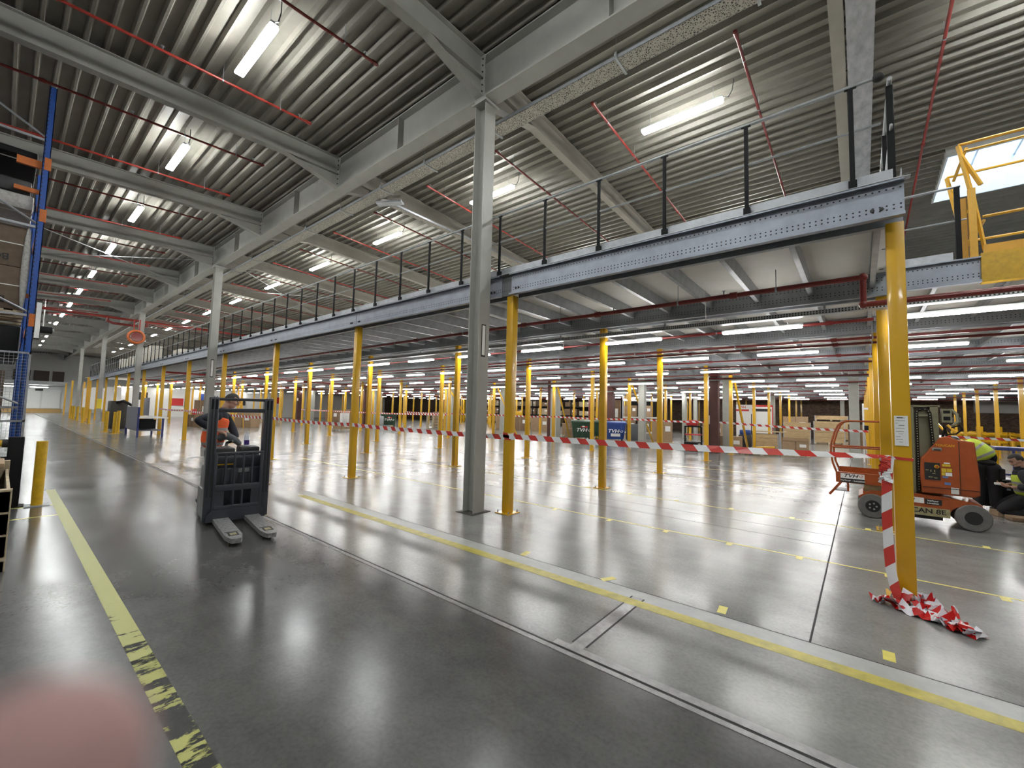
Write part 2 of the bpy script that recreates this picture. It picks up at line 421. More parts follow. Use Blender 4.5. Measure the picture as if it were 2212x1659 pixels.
# main girder
root = thing('roof_girder', (-5.08, 5.2, 7.2), label='deep grey steel roof girder running along the column line over the mezzanine edge', cat='girder')
mb = MB()
mb.box(XL+.3, 5.05, 7.22, XR-.2, 5.35, 7.245); mb.box(XL+.3, 5.05, 7.975, XR-.2, 5.35, 8.0); mb.box(XL+.3, 5.193, 7.245, XR-.2, 5.207, 7.975)
mb.build('beam', girder_m, root, world=True)
for x in (-2.6, -7.55, -12.6, -17.5, -22.5, -27.8, -33, -38):
    st = MB(); st.box(x-.008, 5.055, 7.245, x+.008, 5.345, 7.975); st.build('stiffener', girder_m, root, world=True)
RX = [9.9, 4.9, -.15, -5.08, -10.1, -15.05, -19.95, -25.1, -30.4, -35.5, -40.5, -45.5, -50.5, -56, -61, -66, -71, -76]
def rafter(x, side, label):
    # side -1: towards the camera's left aisle (falling y), +1: over the mezzanine
    y0 = 5.2 + side*.16; y1 = YF+.1 if side < 0 else YB-.2
    root = thing('roof_beam', (x, y0, 7.5), label=label, cat='beam', group='grey roof beams')
    mb = MB(); D, hw = .44, .085
    def seg(ya, yb, za0, za1, zb0, zb1, hx):
        vs = [(x-hx, ya, za0), (x+hx, ya, za0), (x+hx, ya, za1), (x-hx, ya, za1), (x-hx, yb, zb0), (x+hx, yb, zb0), (x+hx, yb, zb1), (x-hx, yb, zb1)]
        mb.add(vs, [(0,1,2,3),(7,6,5,4),(0,4,5,1),(1,5,6,2),(2,6,7,3),(3,7,4,0)])
    ta, tb = roof_z(y0)-.005, roof_z(y1)-.005
    seg(y0, y1, ta-.014, ta, tb-.014, tb, hw); seg(y0, y1, ta-D, ta-D+.014, tb-D, tb-D+.014, hw); seg(y0, y1, ta-D+.01, ta-.01, tb-D+.01, tb-.01, .006)
    mb.build('beam', M['steel_grey'] if side < 0 else M['steel_beige'], root, world=True)
    h = MB(); yh = y0 + side*1.25
    zb = roof_z(y0)-D; ze = roof_z(yh)-D
    h.add([(x-.006, y0, zb), (x-.006, yh, ze), (x-.006, y0, 7.225), (x+.006, y0, zb), (x+.006, yh, ze), (x+.006, y0, 7.225)], [(0,1,2),(5,4,3),(0,3,4,1),(1,4,5,2),(2,5,3,0)])
    h.add([(x-hw, y0, 7.225), (x+hw, y0, 7.225), (x+hw, yh, ze), (x-hw, yh, ze), (x-hw, y0, 7.239), (x+hw, y0, 7.239), (x+hw, yh, ze+.014), (x-hw, yh, ze+.014)],
          [(0,1,2,3),(7,6,5,4),(0,4,5,1),(1,5,6,2),(2,6,7,3),(3,7,4,0)])
    h.build('haunch', M['steel_grey'] if side < 0 else M['steel_beige'], root, world=True)
    if x > -32:
        e = MB(); ys = y0 - side*.012
        e.box(x-.10, ys-.010, 7.21, x+.10, ys+.010, 8.0)
        for k in range(6):
            for sx in (-.06, .06): e.cyl((x+sx, ys, 7.32+k*.12), (x+sx, ys+side*.03, 7.32+k*.12), .014, 6, 1)
        e.build('end_plate', [M['steel_grey'], M['dark']], root, world=True)
for i, x in enumerate(RX):
    n = ORD[i+1]
    rafter(x, -1, '%s grey roof beam from the camera end on the racking side of the main girder' % n)
    rafter(x, 1, '%s beige roof beam from the camera end above the mezzanine' % n)
# roof columns
for i, x in enumerate((-5.08, -19.7, -33.9, -48.5, -63.7)):
    lab = ['tall grey steel H column standing between the first two yellow posts', 'grey steel H column behind the stacker operator', 'grey steel column carrying the orange hose reel',
           'grey steel column with black and yellow hazard stripes at its foot', 'farthest grey steel column before the white end wall'][i]
    root = thing('steel_column', (x, 5.2, 0), label=lab, cat='column', group='grey roof columns')
    mb = MB(); hsec_x(mb, x, 5.2, 0, 7.12); mb.build('shaft', M['steel_grey'], root, world=True)
    c = MB(); c.box(x-.17, 5.02, 7.12, x+.17, 5.38, 7.15); c.box(x-.13, 5.05, 7.15, x+.13, 5.35, 7.22); c.build('cap_plate', M['steel_grey'], root, world=True)
    if i == 0:
        b = MB(); b.box(x-.2, 4.98, 0, x+.2, 5.42, .006); b.build('base_grout', mat('dark_grout', (.06,.055,.05), .9, 0, var=.4, vscale=20), root, world=True)
        s = MB(); s.box(x+.125, 5.14, 2.62, x+.130, 5.24, 3.18, 0); s.box(x+.130, 5.155, 2.65, x+.132, 5.225, 3.16, 1); s.build('location_sign', [M['ink'], M['paper']], root, world=True)
    if i == 1:
        s = MB(); s.box(x+.125, 5.14, 2.75, x+.130, 5.24, 3.45, 0); s.box(x+.130, 5.155, 2.78, x+.132, 5.225, 3.42, 1); s.build('location_sign', [M['ink'], M['paper']], root, world=True)
    if i == 3:
        s = MB(); s.box(x-.135, 5.06, 1.1, x+.135, 5.34, 1.9); s.build('hazard_band', striped_tape('hazard_stripes', (.02,.02,.02), (.75,.6,.05), .3, 1.0), root, world=True)
# ================================================================== ROOF LIGHTS, PIPES, TRAYS
def roof_light_proto():
    r = thing('roof_light', (0,0,0), cat='ceiling light')
    MB().bev(-.76, -.075, 0, .76, .075, .05, .02).build('diffuser', M['lamp_hi'], r)
    MB().bev(-.78, -.062, .05, .78, .062, .09, .012).build('housing', M['housing'], r)
    h = MB()
    for x in (-.6, .6): h.tube([(x, 0, .10), (x, 0, .40)], .004, 5)
    h.build('hanger', M['galv'], r)
    c = MB(); c.tube([(.78, 0, .07), (.86, .02, .05), (.92, .03, .16), (.95, .02, .35)], .008, 6); c.build('cable', M['dark'], r)
    return r
proto = None
LX = [-2.6, -7.6, -12.45, -17.3, -22.1, -27.2, -32.2, -37.2, -42.2, -47.2, -52.2, -57.5, -62.5, -67.5]
for row, y, where in ((0, 2.3, 'over the truck aisle'), (1, 8.1, 'above the mezzanine guardrail'), (2, -3.4, 'over the camera side of the hall'), (3, 13.9, 'over the middle of the mezzanine')):  # last two rows are unseen, added to brighten the near side and roof
    for i, x in enumerate([7.4, 2.4] + LX):  # first two lamps of each row lie out of view, added for light
        if row == 3 and (i == 1 or i > 7): continue
        lb = '%s lit white roof light from the camera end, %s' % (ORD[i+1], where)
        z = roof_z(y) - .38
        if proto is None: proto = roof_light_proto(); o = proto; o.location = (x, y, z)
        else: o = dup(proto, (x, y, z))
        tag(o, lb, 'ceiling light', ('roof lights over the aisle', 'roof lights above the mezzanine', 'roof lights over the camera side', 'roof lights over the middle of the mezzanine')[row])
        if row == 1 and i in (4, 6): o.rotation_euler = (0, 0, 0)
def pipe_thing(name, pts, r, m, label, cat='pipe', group=None, fit=(), sprk=(), hang=(), hz=None, n=10):
    root = thing(name, pts[0], label=label, cat=cat, group=group)
    MB().tube(pts, r, n).build('pipe', m, root, world=True)
    p0, p1 = Vector(pts[0]), Vector(pts[-1])
    for t in fit:
        q = p0.lerp(p1, t); d = (p1-p0).normalized()
        MB().cyl(q - d*.05, q + d*.05, r*1.45, 12).build('coupling', m, root, world=True)
    for t in sprk:
        q = p0.lerp(p1, t)
        s = MB(); s.cyl(q + Vector((0,0,r*.5)), q + Vector((0,0,r+.05)), .010, 8); s.cyl(q + Vector((0,0,r+.05)), q + Vector((0,0,r+.055)), .028, 10); s.build('sprinkler_head', M['galv'], root, world=True)
    for t in hang:
        q = p0.lerp(p1, t)
        h = MB(); h.tube([q + Vector((0,0,r)), q + Vector((0,0, hz(q) - q.z))], .005, 5); h.lathe([(r*1.12, -.012), (r*1.12, .012)], q, 'y' if abs((p1-p0).y) > abs((p1-p0).x) else 'x', 12)
        h.build('hanger', M['galv'], root, world=True)
    return root
PX = [1.12, -1.37, -3.85, -6.33, -8.80, -11.3, -13.75, -16.3, -18.8, -21.2, -23.8, -26.4, -29, -31.6, -34.2, -36.8, -39.4, -42]
for i, x in enumerate(PX):
    zt = lambda q: roof_z(q.y)
    m = M['red_pipe_bright'] if i % 2 == 0 else M['red_pipe']
    if i > 2:
        pipe_thing('sprinkler_pipe', [(x, 3.78, 7.64), (x, YF+.5, 7.64 - .045*(3.78-YF-.5))], .024, m,
                   '%s thin red sprinkler branch pipe from the camera end, over the truck aisle' % ORD[i-2], group='red roof pipes over the aisle', fit=(.006, .3), sprk=(.02, .2, .4) if i < 12 else (), hang=(.05, .13, .35) if i < 14 else (), hz=zt)
    pipe_thing('sprinkler_pipe', [(x, 6.84, 7.66), (x, 40, 7.66 - .045*33)], .024, m,
               '%s thin red sprinkler branch pipe from the camera end, above the mezzanine' % ORD[i+1], group='red roof pipes above the mezzanine', fit=(.002, .15), sprk=(.004, .08) if i < 12 else (), hang=(.02, .06, .15) if i < 14 else (), hz=zt)
# perforated cable tray under the girder
def tray_material():
    m = bpy.data.materials.new('perforated_tray'); N, L = nodes(m); P = N['Principled BSDF']
    T = N.new('ShaderNodeTexCoord'); v = N.new('ShaderNodeTexVoronoi'); v.inputs['Scale'].default_value = 34; v.feature = 'DISTANCE_TO_EDGE'
    L.new(T.outputs['Object'], v.inputs['Vector'])
    r = N.new('ShaderNodeValToRGB'); r.color_ramp.elements[0].position = .10; r.color_ramp.elements[0].color = (.42,.39,.34,1); r.color_ramp.elements[1].position = .26; r.color_ramp.elements[1].color = (.05,.045,.04,1)
    L.new(v.outputs['Distance'], r.inputs['Fac']); L.new(r.outputs['Color'], P.inputs['Base Color'])
    P.inputs['Roughness'].default_value = .5; P.inputs['Metallic'].default_value = .2
    return m
tm = tray_material()
root = thing('cable_tray', (-5, 5.78, 7.1), label='long galvanised perforated cable tray hung just behind the main roof girder', cat='cable tray')
mb = MB(); mb.box(-60, 5.62, 7.10, 3.5, 5.94, 7.105, 1); mb.box(-60, 5.62, 7.10, 3.5, 5.625, 7.17); mb.box(-60, 5.935, 7.10, 3.5, 5.94, 7.17)
mb.build('channel', [M['galv'], tm], root, world=True)
k = 0
for x in [1.2, -.9, -2.75, -5.35, -7.3, -9.0, -10.9, -13, -15.35, -17.4, -19.5, -21.8, -24, -26.5, -29]:
    h = MB(); h.box(x-.02, 5.58, 7.085, x+.02, 5.98, 7.10); h.box(x-.02, 5.58, 7.10, x+.02, 5.60, 7.19); h.tube([(x, 5.60, 7.15), (x, 5.60, 7.95)], .005, 5)
    h.build('bracket', M['galv_dark'], root, world=True)
c = MB(); c.tube([(-9.2, 5.7, 7.15), (-9.5, 5.65, 7.22), (-9.8, 5.68, 7.17)], .02, 8); c.build('cable', M['dark'], root, world=True)
# branch tray along the beam
root = thing('cable_tray', (-9.6, 6.3, 7.12), label='white slotted cable tray branching off along a roof beam above the guardrail', cat='cable tray')
mb = MB(); mb.box(-9.70, 6.35, 7.14, -9.52, 14, 7.145, 1); mb.box(-9.70, 6.35, 7.14, -9.695, 14, 7.20); mb.box(-9.525, 6.35, 7.14, -9.52, 14, 7.20)
mb.build('channel', [M['galv'], tm], root, world=True)
MB().box(-.35, -.1, 0, .35, .1, .05, M=Matrix.Translation((-9.35, 6.12, 7.02)) @ Matrix.Rotation(.5, 4, 'Z')).build('offset_piece', M['galv'], root, world=True)
# broad galvanised duct beside the near roof beam
root = thing('cable_duct', (.12, 6.6, 7.4), label='broad grey galvanised cable duct beside the near roof beam above the handrail corner', cat='cable duct')
MB().prism([(6.6, 7.42), (30, 7.42-.045*23.4), (30, 7.48-.045*23.4), (6.6, 7.48)], 'x', -.04, .28).build('duct', mat('spotted_galvanised', (.40,.40,.42), .5, .35, var=.25, vscale=10, stretch=(1,.4,1)), root, world=True)
# thick red main crossing the roof far down the aisle
root = thing('sprinkler_main', (-36, 0, 6.8), label='thick red sprinkler main crossing high over the far aisle', cat='pipe')
MB().tube([(-36, YF+.3, 6.95), (-36, 30, 6.95)], .075, 12).build('pipe', M['red_pipe_bright'], root, world=True)
mb = MB(); mb.tube([(-36, 3.9, 6.95), (-36, 3.9, 6.70), (-36, 4.15, 6.6), (-36, 5.6, 6.6), (-36, 5.8, 6.7), (-36, 5.8, 6.95)], .07, 10)
mb.build('bypass_loop', M['red_pipe'], root, world=True)
for y in (-2.5, -.2, 1.8, 3, 7.5):
    h = MB(); h.tube([(-36, y, 7.0), (-36, y, roof_z(y))], .008, 5); h.build('hanger', M['galv'], root, world=True)
# bracing rods between the beams far down the aisle
for i, (a, b, lab) in enumerate((((-20.2, 5.0, 7.5), (-25.0, .0, 7.35), 'thin bracing rod under the roof beyond the second column, falling left'), ((-25.0, 5.0, 7.45), (-20.0, 0, 7.3), 'thin bracing rod under the roof beyond the second column, crossing the first'),
                                 ((-20.2, 6.2, 7.45), (-25, 11.4, 7.3), 'thin bracing rod under the roof above the mezzanine'), ((-25, 6.2, 7.45), (-20.2, 11.4, 7.3), 'thin bracing rod above the mezzanine crossing the other rod'))):
    tag(MB().tube([a, b], .016, 6).build('bracing_rod', M['galv_dark']), lab, 'bracing rod', 'roof bracing rods')
# orange hose reel on the third column
root = thing('hose_reel', (-33.7, 5.0, 5.6), label='orange hose reel hanging on the third grey column under the red main', cat='hose reel')
orange_hose = mat('orange_hose', (.55,.13,.03), .5, 0, var=.15, vscale=20)
mb = MB()
for k in range(4): mb.tube([(-33.62+.03*k, 4.95 + math.cos(a)*(.38-.03*(k % 2)), 5.62 + math.sin(a)*(.38-.03*(k % 2))) for a in [2*PI*j/24 for j in range(24)]], .05, 8, closed=True)
mb.build('hose_coil', orange_hose, root, world=True)
mb = MB(); mb.lathe([(.26, -.06), (.26, .10)], (-33.6, 4.95, 5.62), 'x', 20); mb.build('drum', M['red_pipe'], root, world=True)
mb = MB(); mb.box(-33.72, 4.80, 5.6, -33.66, 4.86, 6.7); mb.box(-33.72, 5.06, 5.6, -33.66, 5.12, 6.7); mb.build('bracket', M['red_pipe_bright'], root, world=True)
# odd small things high up on the left
root = thing('projector_box', (-37, .4, 6.0), label='small black box hanging from the roof by a thin pole far left', cat='device')
MB().bev(-37.3, .9, 5.62, -36.8, 1.7, 6.0, .05).build('body', M['black'], root, world=True)
MB().tube([(-37, 1.3, 6.0), (-37, 1.3, roof_z(1.3)-.05)], .03, 6).build('pole', M['white'], root, world=True)
# ================================================================== MEZZANINE
ROWS = [5.56, 8.95, 12.57, 17.5, 21.57, 27.07, 32.1, 37.3, 42.4, 47.4, 51.8]
COLS = [.30, -4.63, -9.60, -14.48, -19.42, -24.38, -29.3, -34.2, -39.1, -44.0, -48.9]
POST = .14
def post_proto():
    r = thing('mezzanine_post', (0,0,0), cat='post')
    h = POST/2
    mb = MB(); mb.bev(-h, -h, .012, h, h, 3.70, .008, seg=2); mb.build('shaft', M['yellow'], r)
    b = MB(); b.box(-.15, -.15, 0, .15, .15, .012); b.build('base_plate', M['yellow'], r)
    for x in (-.115, .115):
        for y in (-.115, .115):
            q = MB(); q.cyl((x, y, .012), (x, y, .035), .012, 8); q.cyl((x, y, .03), (x, y, .055), .007, 6); q.build('anchor_bolt', M['galv'], r)
    return r
def plain_post():
    h = POST/2
    mb = MB(); mb.box(-h, -h, 0, h, h, 3.70); mb.box(-.15, -.15, 0, .15, .15, .012)
    o = mb.build('mezzanine_post', M['yellow']); o['category'] = 'post'
    return o
pA, pB = None, None
rowname = ['front row under the mezzanine edge', 'second row from the mezzanine edge', 'third row from the mezzanine edge', 'fourth row from the mezzanine edge', 'fifth row from the mezzanine edge', 'sixth row from the mezzanine edge',
           'seventh row from the mezzanine edge', 'eighth row from the mezzanine edge', 'ninth row from the mezzanine edge', 'tenth row from the mezzanine edge', 'last row before the brick wall']
for j, y in enumerate(ROWS):
    for i, x in enumerate(COLS):
        if j == 0 and i == 0: x, y0 = .305, 5.67
        else: y0 = y
        lb = 'yellow square steel post in the corner of the mezzanine, wound with barrier tape' if (i == 0 and j == 0) else \
            ('yellow square post straight behind the corner post, %s row back' % ORD[j+1] if i == 0 else 'yellow square post, %s left of the corner post, %s' % (ORD[i], 'front row' if j == 0 else ORD[j+1] + ' row back'))
        near = (j <= 2 and i <= 3)
        if near:
            if pA is None: pA = post_proto(); o = pA; o.location = (x, y0, 0)
            else: o = dup(pA, (x, y0, 0))
        else:
            if pB is None: pB = plain_post(); o = pB
            else: o = pB.copy(); COL.objects.link(o)
            o.location = (x, y0, 0)
        tag(o, lb, 'post', 'yellow mezzanine posts')
for i, (x, y) in enumerate(((5.24, 27.4), (5.24, 31.7), (5.24, 36.1), (5.24, 40.1), (5.24, 43.6), (10.2, 31.7), (10.2, 40.1))):
    o = pB.copy(); COL.objects.link(o); o.location = (x, y, 0)
    tag(o, '%s yellow post going back from the right-hand frame edge beyond the orange lift' % ORD[i+1], 'post', 'yellow mezzanine posts')
# ---- beams (C sections in pairs, a dark gap between, either side of the posts)
def csec(mb, x0, x1, y, z0, z1, face, lip=.07, t=.006):
    """channel with its web at y, flanges towards face (-1 front, +1 back)"""
    ya, yb = sorted((y, y + face*lip))
    mb.box(x0, y-t/2, z0, x1, y+t/2, z1)
    mb.box(x0, ya, z1-t, x1, yb, z1); mb.box(x0, ya, z0, x1, yb, z0+t)
    e = y + face*lip
    mb.box(x0, e-t/2, z1-.02, x1, e+t/2, z1); mb.box(x0, e-t/2, z0, x1, e+t/2, z0+.03)
BZ0, BZ1 = 3.69, 4.055
def c_beam(name, x0, x1, y, label, group, inner=False, facing=-1):
    root = thing(name, (x1, y, BZ0), label=label, cat='beam', group=group)
    mb = MB(); csec(mb, x0, x1, y, BZ0, BZ1, facing); mb.build('channel', M['perf_in'] if inner else M['perf'], root, world=True)
    return root
segs = [(-4.58, .375), (-9.55, -4.80), (-14.45, -9.56), (-19.4, -14.46), (-24.35, -19.41), (-29.3, -24.36), (-34.2, -29.31), (-39.1, -34.21), (-44, -39.11), (-48.9, -44.01), (-53.8, -48.91), (-58.7, -53.81)]
for i, (a, b) in enumerate(segs):
    r = c_beam('edge_beam', a, b, 5.46, '%s perforated galvanised edge beam of the mezzanine, counted from the corner post' % ORD[i+1], 'mezzanine edge beams')
    bt = MB()
    for x in (a+.10, a+.16, b-.17, b-.24):
        bt.lathe([(.0, -.006), (.016, -.004), (.018, 0), (.018, .012)], (x, 5.445, BZ0+.115), 'y', 8)
    bt.build('bolt_heads', M['dark'], r, world=True)
    c_beam('edge_beam', a, b, 5.66, '%s inner galvanised beam just behind the mezzanine edge beam, from the corner post' % ORD[i+1], 'mezzanine inner edge beams', True, 1)
r = thing('splice_plate', (-4.72, 5.48, BZ0), label='dull grey splice plate joining the edge beams behind the grey column', cat='plate')
MB().box(-4.86, 5.47, BZ0+.01, -4.52, 5.50, BZ1-.01).build('plate', perforated('splice_perforated', (.16,.165,.17), .5, .4, .05, (.10,), .008), r, world=True)
for j, y in enumerate(ROWS[1:]):
    xr = 12 if j > 0 else .40
    for s, nm in ((-1, 'front'), (1, 'rear')):
        c_beam('mezzanine_beam', -62, xr, y + s*.10, 'long galvanised %s beam resting on the yellow posts, %s' % (nm, rowname[j+1]), 'beams under the mezzanine', True, -1 if s < 0 else 1)
# ---- deck
root = thing('mezzanine_deck', (-20, 7, 4.06), label='chipboard mezzanine deck with a beige underside above the galvanised joists', cat='mezzanine deck')
mb = MB(); mb.box(-62, 5.46, 4.062, .38, 8.9, 4.10); mb.box(-62, 8.9, 4.062, 14, YB-.1, 4.10)
mb.build('board', M['deck'], root, world=True)
t = MB(); t.box(-58.7, 5.38, 4.055, .42, 5.47, 4.062); t.box(-58.7, 5.475, 4.06, .30, 5.48, 4.20); t.box(.36, 5.5, 4.06, .365, 8.9, 4.20)
t.build('toe_board', M['galv'], root, world=True)
# ---- joists
jx = [.22 - .81*k for k in range(0, 64)]
group = 'galvanised joists under the mezzanine deck'
jp = None
for k, x in enumerate(jx):
    root = thing('mezzanine_joist', (x, 5.7, 3.86), cat='joist')
    mb = MB()
    ys = [5.68] + ROWS[1:]
    for a, b in zip(ys[:-1], ys[1:]):
        a2, b2 = a + .11, b - .11
        mb.box(x-.003, a2, 3.845, x+.003, b2, 4.055); mb.box(x-.065, a2, 3.845, x+.003, b2, 3.851); mb.box(x-.065, a2, 4.05, x+.003, b2, 4.056); mb.box(x-.065, a2, 3.845, x-.061, b2, 3.865)
    if k > 0:
        o = jp.copy(); COL.objects.link(o); o.parent = root; o.location = (0, 0, 0)
    else:
        jp = mb.build('joist', M['galv_dark'], root, world=True)
    if k < 24: tag(root, '%s galvanised joist under the mezzanine deck, counted left from the corner post' % ORD[k+1], 'joist', group)
    else: tag(root, 'galvanised joist far under the left part of the mezzanine deck', 'joist', group)
for k in range(15):
    x = 1.0 + .81*k
    root = thing('mezzanine_joist', (x, 5.7, 3.86), cat='joist')
    mb = MB()
    for a, b in zip(ROWS[1:-1], ROWS[2:]):
        a2, b2 = a + .11, b - .11
        mb.box(x-.003, a2, 3.845, x+.003, b2, 4.055); mb.box(x-.065, a2, 3.845, x+.003, b2, 3.851); mb.box(x-.065, a2, 3.845, x-.061, b2, 3.865)
    mb.build('joist', M['galv_dark'], root, world=True)
    tag(root, '%s galvanised joist under the set-back deck, counted right from the corner post' % ORD[k+1], 'joist', group)
# ---- guardrail
root = thing('guardrail', (-.01, 5.42, 4.06), label='long black guardrail with grey handrail along the mezzanine edge', cat='guardrail')
pts = [(.19, 5.42, 5.16), (-58.6, 5.42, 5.16)]
MB().tube(pts, .021, 10).build('handrail', M['galv_dark'], root, world=True)
MB().tube([(.22, 5.42, 4.67), (-58.6, 5.42, 4.67)], .013, 8).build('midrail', M['galv_dark'], root, world=True)
MB().sphere((.21, 5.42, 5.16), (.05, .04, .045)).build('elbow', M['rubber'], root, world=True)
gp = None
for k in range(61):
    x = -.01 - .9665*k
    if gp is None:
        mb = MB(); mb.bev(-.022, -.016, 0, .022, .016, 1.085, .006, seg=1); mb.box(-.05, -.015, 1.08, .05, .015, 1.095); mb.box(-.035, -.02, 0, .035, .03, .09)
        gp = mb.build('post', M['black'], root); o = gp
    else:
        o = gp.copy(); COL.objects.link(o); o.parent = root
    o.location = (x + .01, 0, 0)
root = thing('guardrail', (.30, 5.6, 4.06), label='short black guardrail end with grey rails returning along the side of the mezzanine', cat='guardrail')
MB().tube([(.30, 5.5, 5.16), (.30, 8.8, 5.16)], .021, 10).build('handrail', M['galv_dark'], root, world=True)
MB().tube([(.30, 5.5, 4.67), (.30, 8.8, 4.67)], .013, 8).build('midrail', M['galv_dark'], root, world=True)
for y in (5.62, 6.6, 7.6, 8.6):
    mb = MB(); mb.bev(.27, y-.022, 4.06, .33, y+.022, 5.15, .006, seg=1); mb.build('post', M['black'], root, world=True)
# ---- lights under the mezzanine
def tube_light():
    r = thing('pendant_tube_light', (0,0,0), cat='ceiling light')
    MB().bev(-.64, -.045, 0, .64, .045, .045, .018).build('diffuser', M['lamp'], r)
    h = MB(); h.box(-.65, -.035, .045, .65, .035, .075); h.build('housing', M['housing'], r)
    return r
def tube_light_plain():
    mb = MB(); mb.box(-.64, -.045, 0, .64, .045, .045); mb.box(-.65, -.035, .045, .65, .035, .075, 1)
    o = mb.build('pendant_tube_light', [M['lamp'], M['housing']]); o['category'] = 'ceiling light'
    return o
LROWS = [8.82-.0, 12.4, 16.3, 21.2, 24.9, 29.6, 33.6, 38.4, 41.9]
lA, lB = tube_light(), tube_light_plain()
first = True; firstB = True
for j, y in enumerate(LROWS):
    yy = y
    for k in range(-3, 31 if j < 4 else 21):
        x = -1.39 - 2.47*k
        if j == 0 and k < -1: continue
        if x > .0 and j == 0: x = 1.14
        if abs(math.atan2(x, y)) > 1.45 : continue
        lb = ('white tube light under the mezzanine, %s left of the corner post, %s light row back' % (ORD[k+1], ORD[j+1])) if k >= 0 else \
             ('white tube light under the set-back deck, %s right of the corner post, %s row' % (ORD[-k], ORD[j+1]))
        if j < 3 and k < 7:
            o = lA if first else dup(lA); first = False
        else:
            o = lB if firstB else lB.copy()
            if not firstB: COL.objects.link(o)
            firstB = False
        o.location = (x, yy, 3.29)
        tag(o, lb, 'ceiling light', 'tube lights under the mezzanine')
# ---- red pipes under the mezzanine
zt = lambda q: 3.84
def mpipe(y, z, x0, x1, label, r=.03, **kw):
    return pipe_thing('sprinkler_pipe', [(x1, y, z), (x0, y, z)], r, M['red_pipe'], label, group='red pipes under the mezzanine', hz=zt, **kw)
root = mpipe(7.0, 3.55, -46, .02, 'dark red sprinkler pipe under the front bay of the mezzanine, ending in a drop elbow', r=.036, fit=(.032, .082, .12, .2), sprk=(.035, .075, .13, .17), hang=(.02, .05, .1, .16, .22, .3))
mb = MB(); mb.sphere((.06, 7.0, 3.55), .055); mb.tube([(.06, 7.0, 3.55), (.06, 7.0, 3.2)], .036, 10); mb.sphere((.06, 7.0, 3.19), .05); mb.tube([(.06, 7.0, 3.19), (6, 7.0, 3.19)], .036, 10)
mb.build('drop_elbow', M['red_pipe'], root, world=True)
for i, (y, z) in enumerate(((9.32, 3.42), (11.0, 3.36), (11.7, 3.36), (13.7, 3.36), (15.4, 3.36), (18.0, 3.36), (19.8, 3.36), (23.5, 3.36), (26, 3.36), (30.5, 3.36), (35, 3.36), (40, 3.36), (45, 3.36))):
    mpipe(y, z, -50, 12, '%s dark red sprinkler pipe behind the front bay under the mezzanine' % ORD[i+1], r=.028, fit=(.2, .25, .3) if i < 4 else (), hang=(.19, .23, .27, .31, .36) if i < 4 else (), sprk=(.21, .25, .29, .33) if i < 4 else ())
mb = MB(); mb.tube([(-30, 5.8, 3.42), (-30, 45, 3.42)], .06, 10); tag(mb.build('sprinkler_main', M['red_pipe_bright']), 'bright red sprinkler main crossing under the left part of the mezzanine', 'pipe')
mb = MB(); mb.tube([(-41, 5.8, 3.38), (-41, 45, 3.38)], .06, 10); tag(mb.build('sprinkler_main', M['red_pipe_bright']), 'second red sprinkler main crossing far under the mezzanine', 'pipe')
# ---- trays under the mezzanine
def slotted():
    m = perforated('slotted_tray', (.5,.52,.52), .4, .6, .04, (.02,.05), .011)
    return m
sm = slotted()
for y, z, lab in ((8.14, 3.36, 'slotted galvanised cable tray just in front of the second beam line under the mezzanine'), (20.2, 3.32, 'pale slotted cable tray farther back under the mezzanine, beside the brown column'), (28, 3.3, 'pale slotted cable tray in the far half of the hall')):
    root = thing('cable_tray', (0, y, z), label=lab, cat='cable tray', group='cable trays under the mezzanine')
    mb = MB(); mb.box(-48, y, z, 12, y+.005, z+.07); mb.box(-48, y, z, 12, y+.16, z+.004); mb.box(-48, y+.155, z, 12, y+.16, z+.07); mb.build('channel', sm, root, world=True)
    for x in (-.4, -2.9, -5.3, -7.9, -10.4, -15.3, -20.2):
        MB().box(x-.015, y-.02, z, x+.015, y-.012, z+.16).build('hanger', M['galv'], root, world=True)
        if y > 10: MB().tube([(x+.1, y+.08, z+.004), (x+.1, y+.08, 4.06)], .006, 5).build('hanger', M['galv'], root, world=True)
# smoke detector
root = thing('smoke_detector', (-2.05, 7.95, 3.45), label='white round smoke detector under the mezzanine left of the first tube light', cat='smoke detector')
MB().lathe([(.0, -.03), (.05, -.028), (.075, 0), (.075, .03)], (-2.2, 8.3, 3.45), 'z', 16).build('housing', M['white'], root, world=True)
MB().tube([(-2.2, 8.3, 3.48), (-2.2, 8.3, 4.06)], .008, 6).build('stem', M['white'], root, world=True)
# ---- set-back side with the yellow safety gate
root = thing('edge_beam', (1.0, 8.72, BZ0), label='short perforated galvanised beam right of the corner post carrying the yellow gate', cat='beam')
mb = MB(); csec(mb, .42, 1.36, 8.72, BZ0, BZ1, -1); mb.build('channel', M['perf'], root, world=True)
MB().box(.42, 8.76, 4.06, 1.1, 8.77, 4.2).build('toe_board', M['galv'], root, world=True)
root = thing('edge_beam', (3.0, 8.72, BZ0), label='bright yellow box beam under the safety gate at the right edge', cat='beam')
MB().box(1.36, 8.66, BZ0-.01, 6.5, 8.80, 4.10).build('box', M['yellow_deep'], root, world=True)
# ================================================================== ORANGE MAST LIFT behind the corner post
M['orange'] = mat('worn_orange_paint', (.36,.075,.016), .38, 0, var=.14, vscale=6, coat=.2)
M['olive'] = mat('olive_mast_steel', (.17,.165,.105), .45, .1, var=.12, vscale=5)
M['cream'] = mat('dirty_cream_paint', (.36,.32,.17), .55, 0, var=.3, vscale=12)
M['tyre'] = mat('grey_solid_tyre', (.15,.148,.14), .75, 0, var=.15, vscale=15)
lift = thing('mast_lift', (.72, 10.2, 0), label='orange electric mast lift parked behind the corner post', cat='lift')
Y0, Y1 = 9.87, 10.68      # near and far side
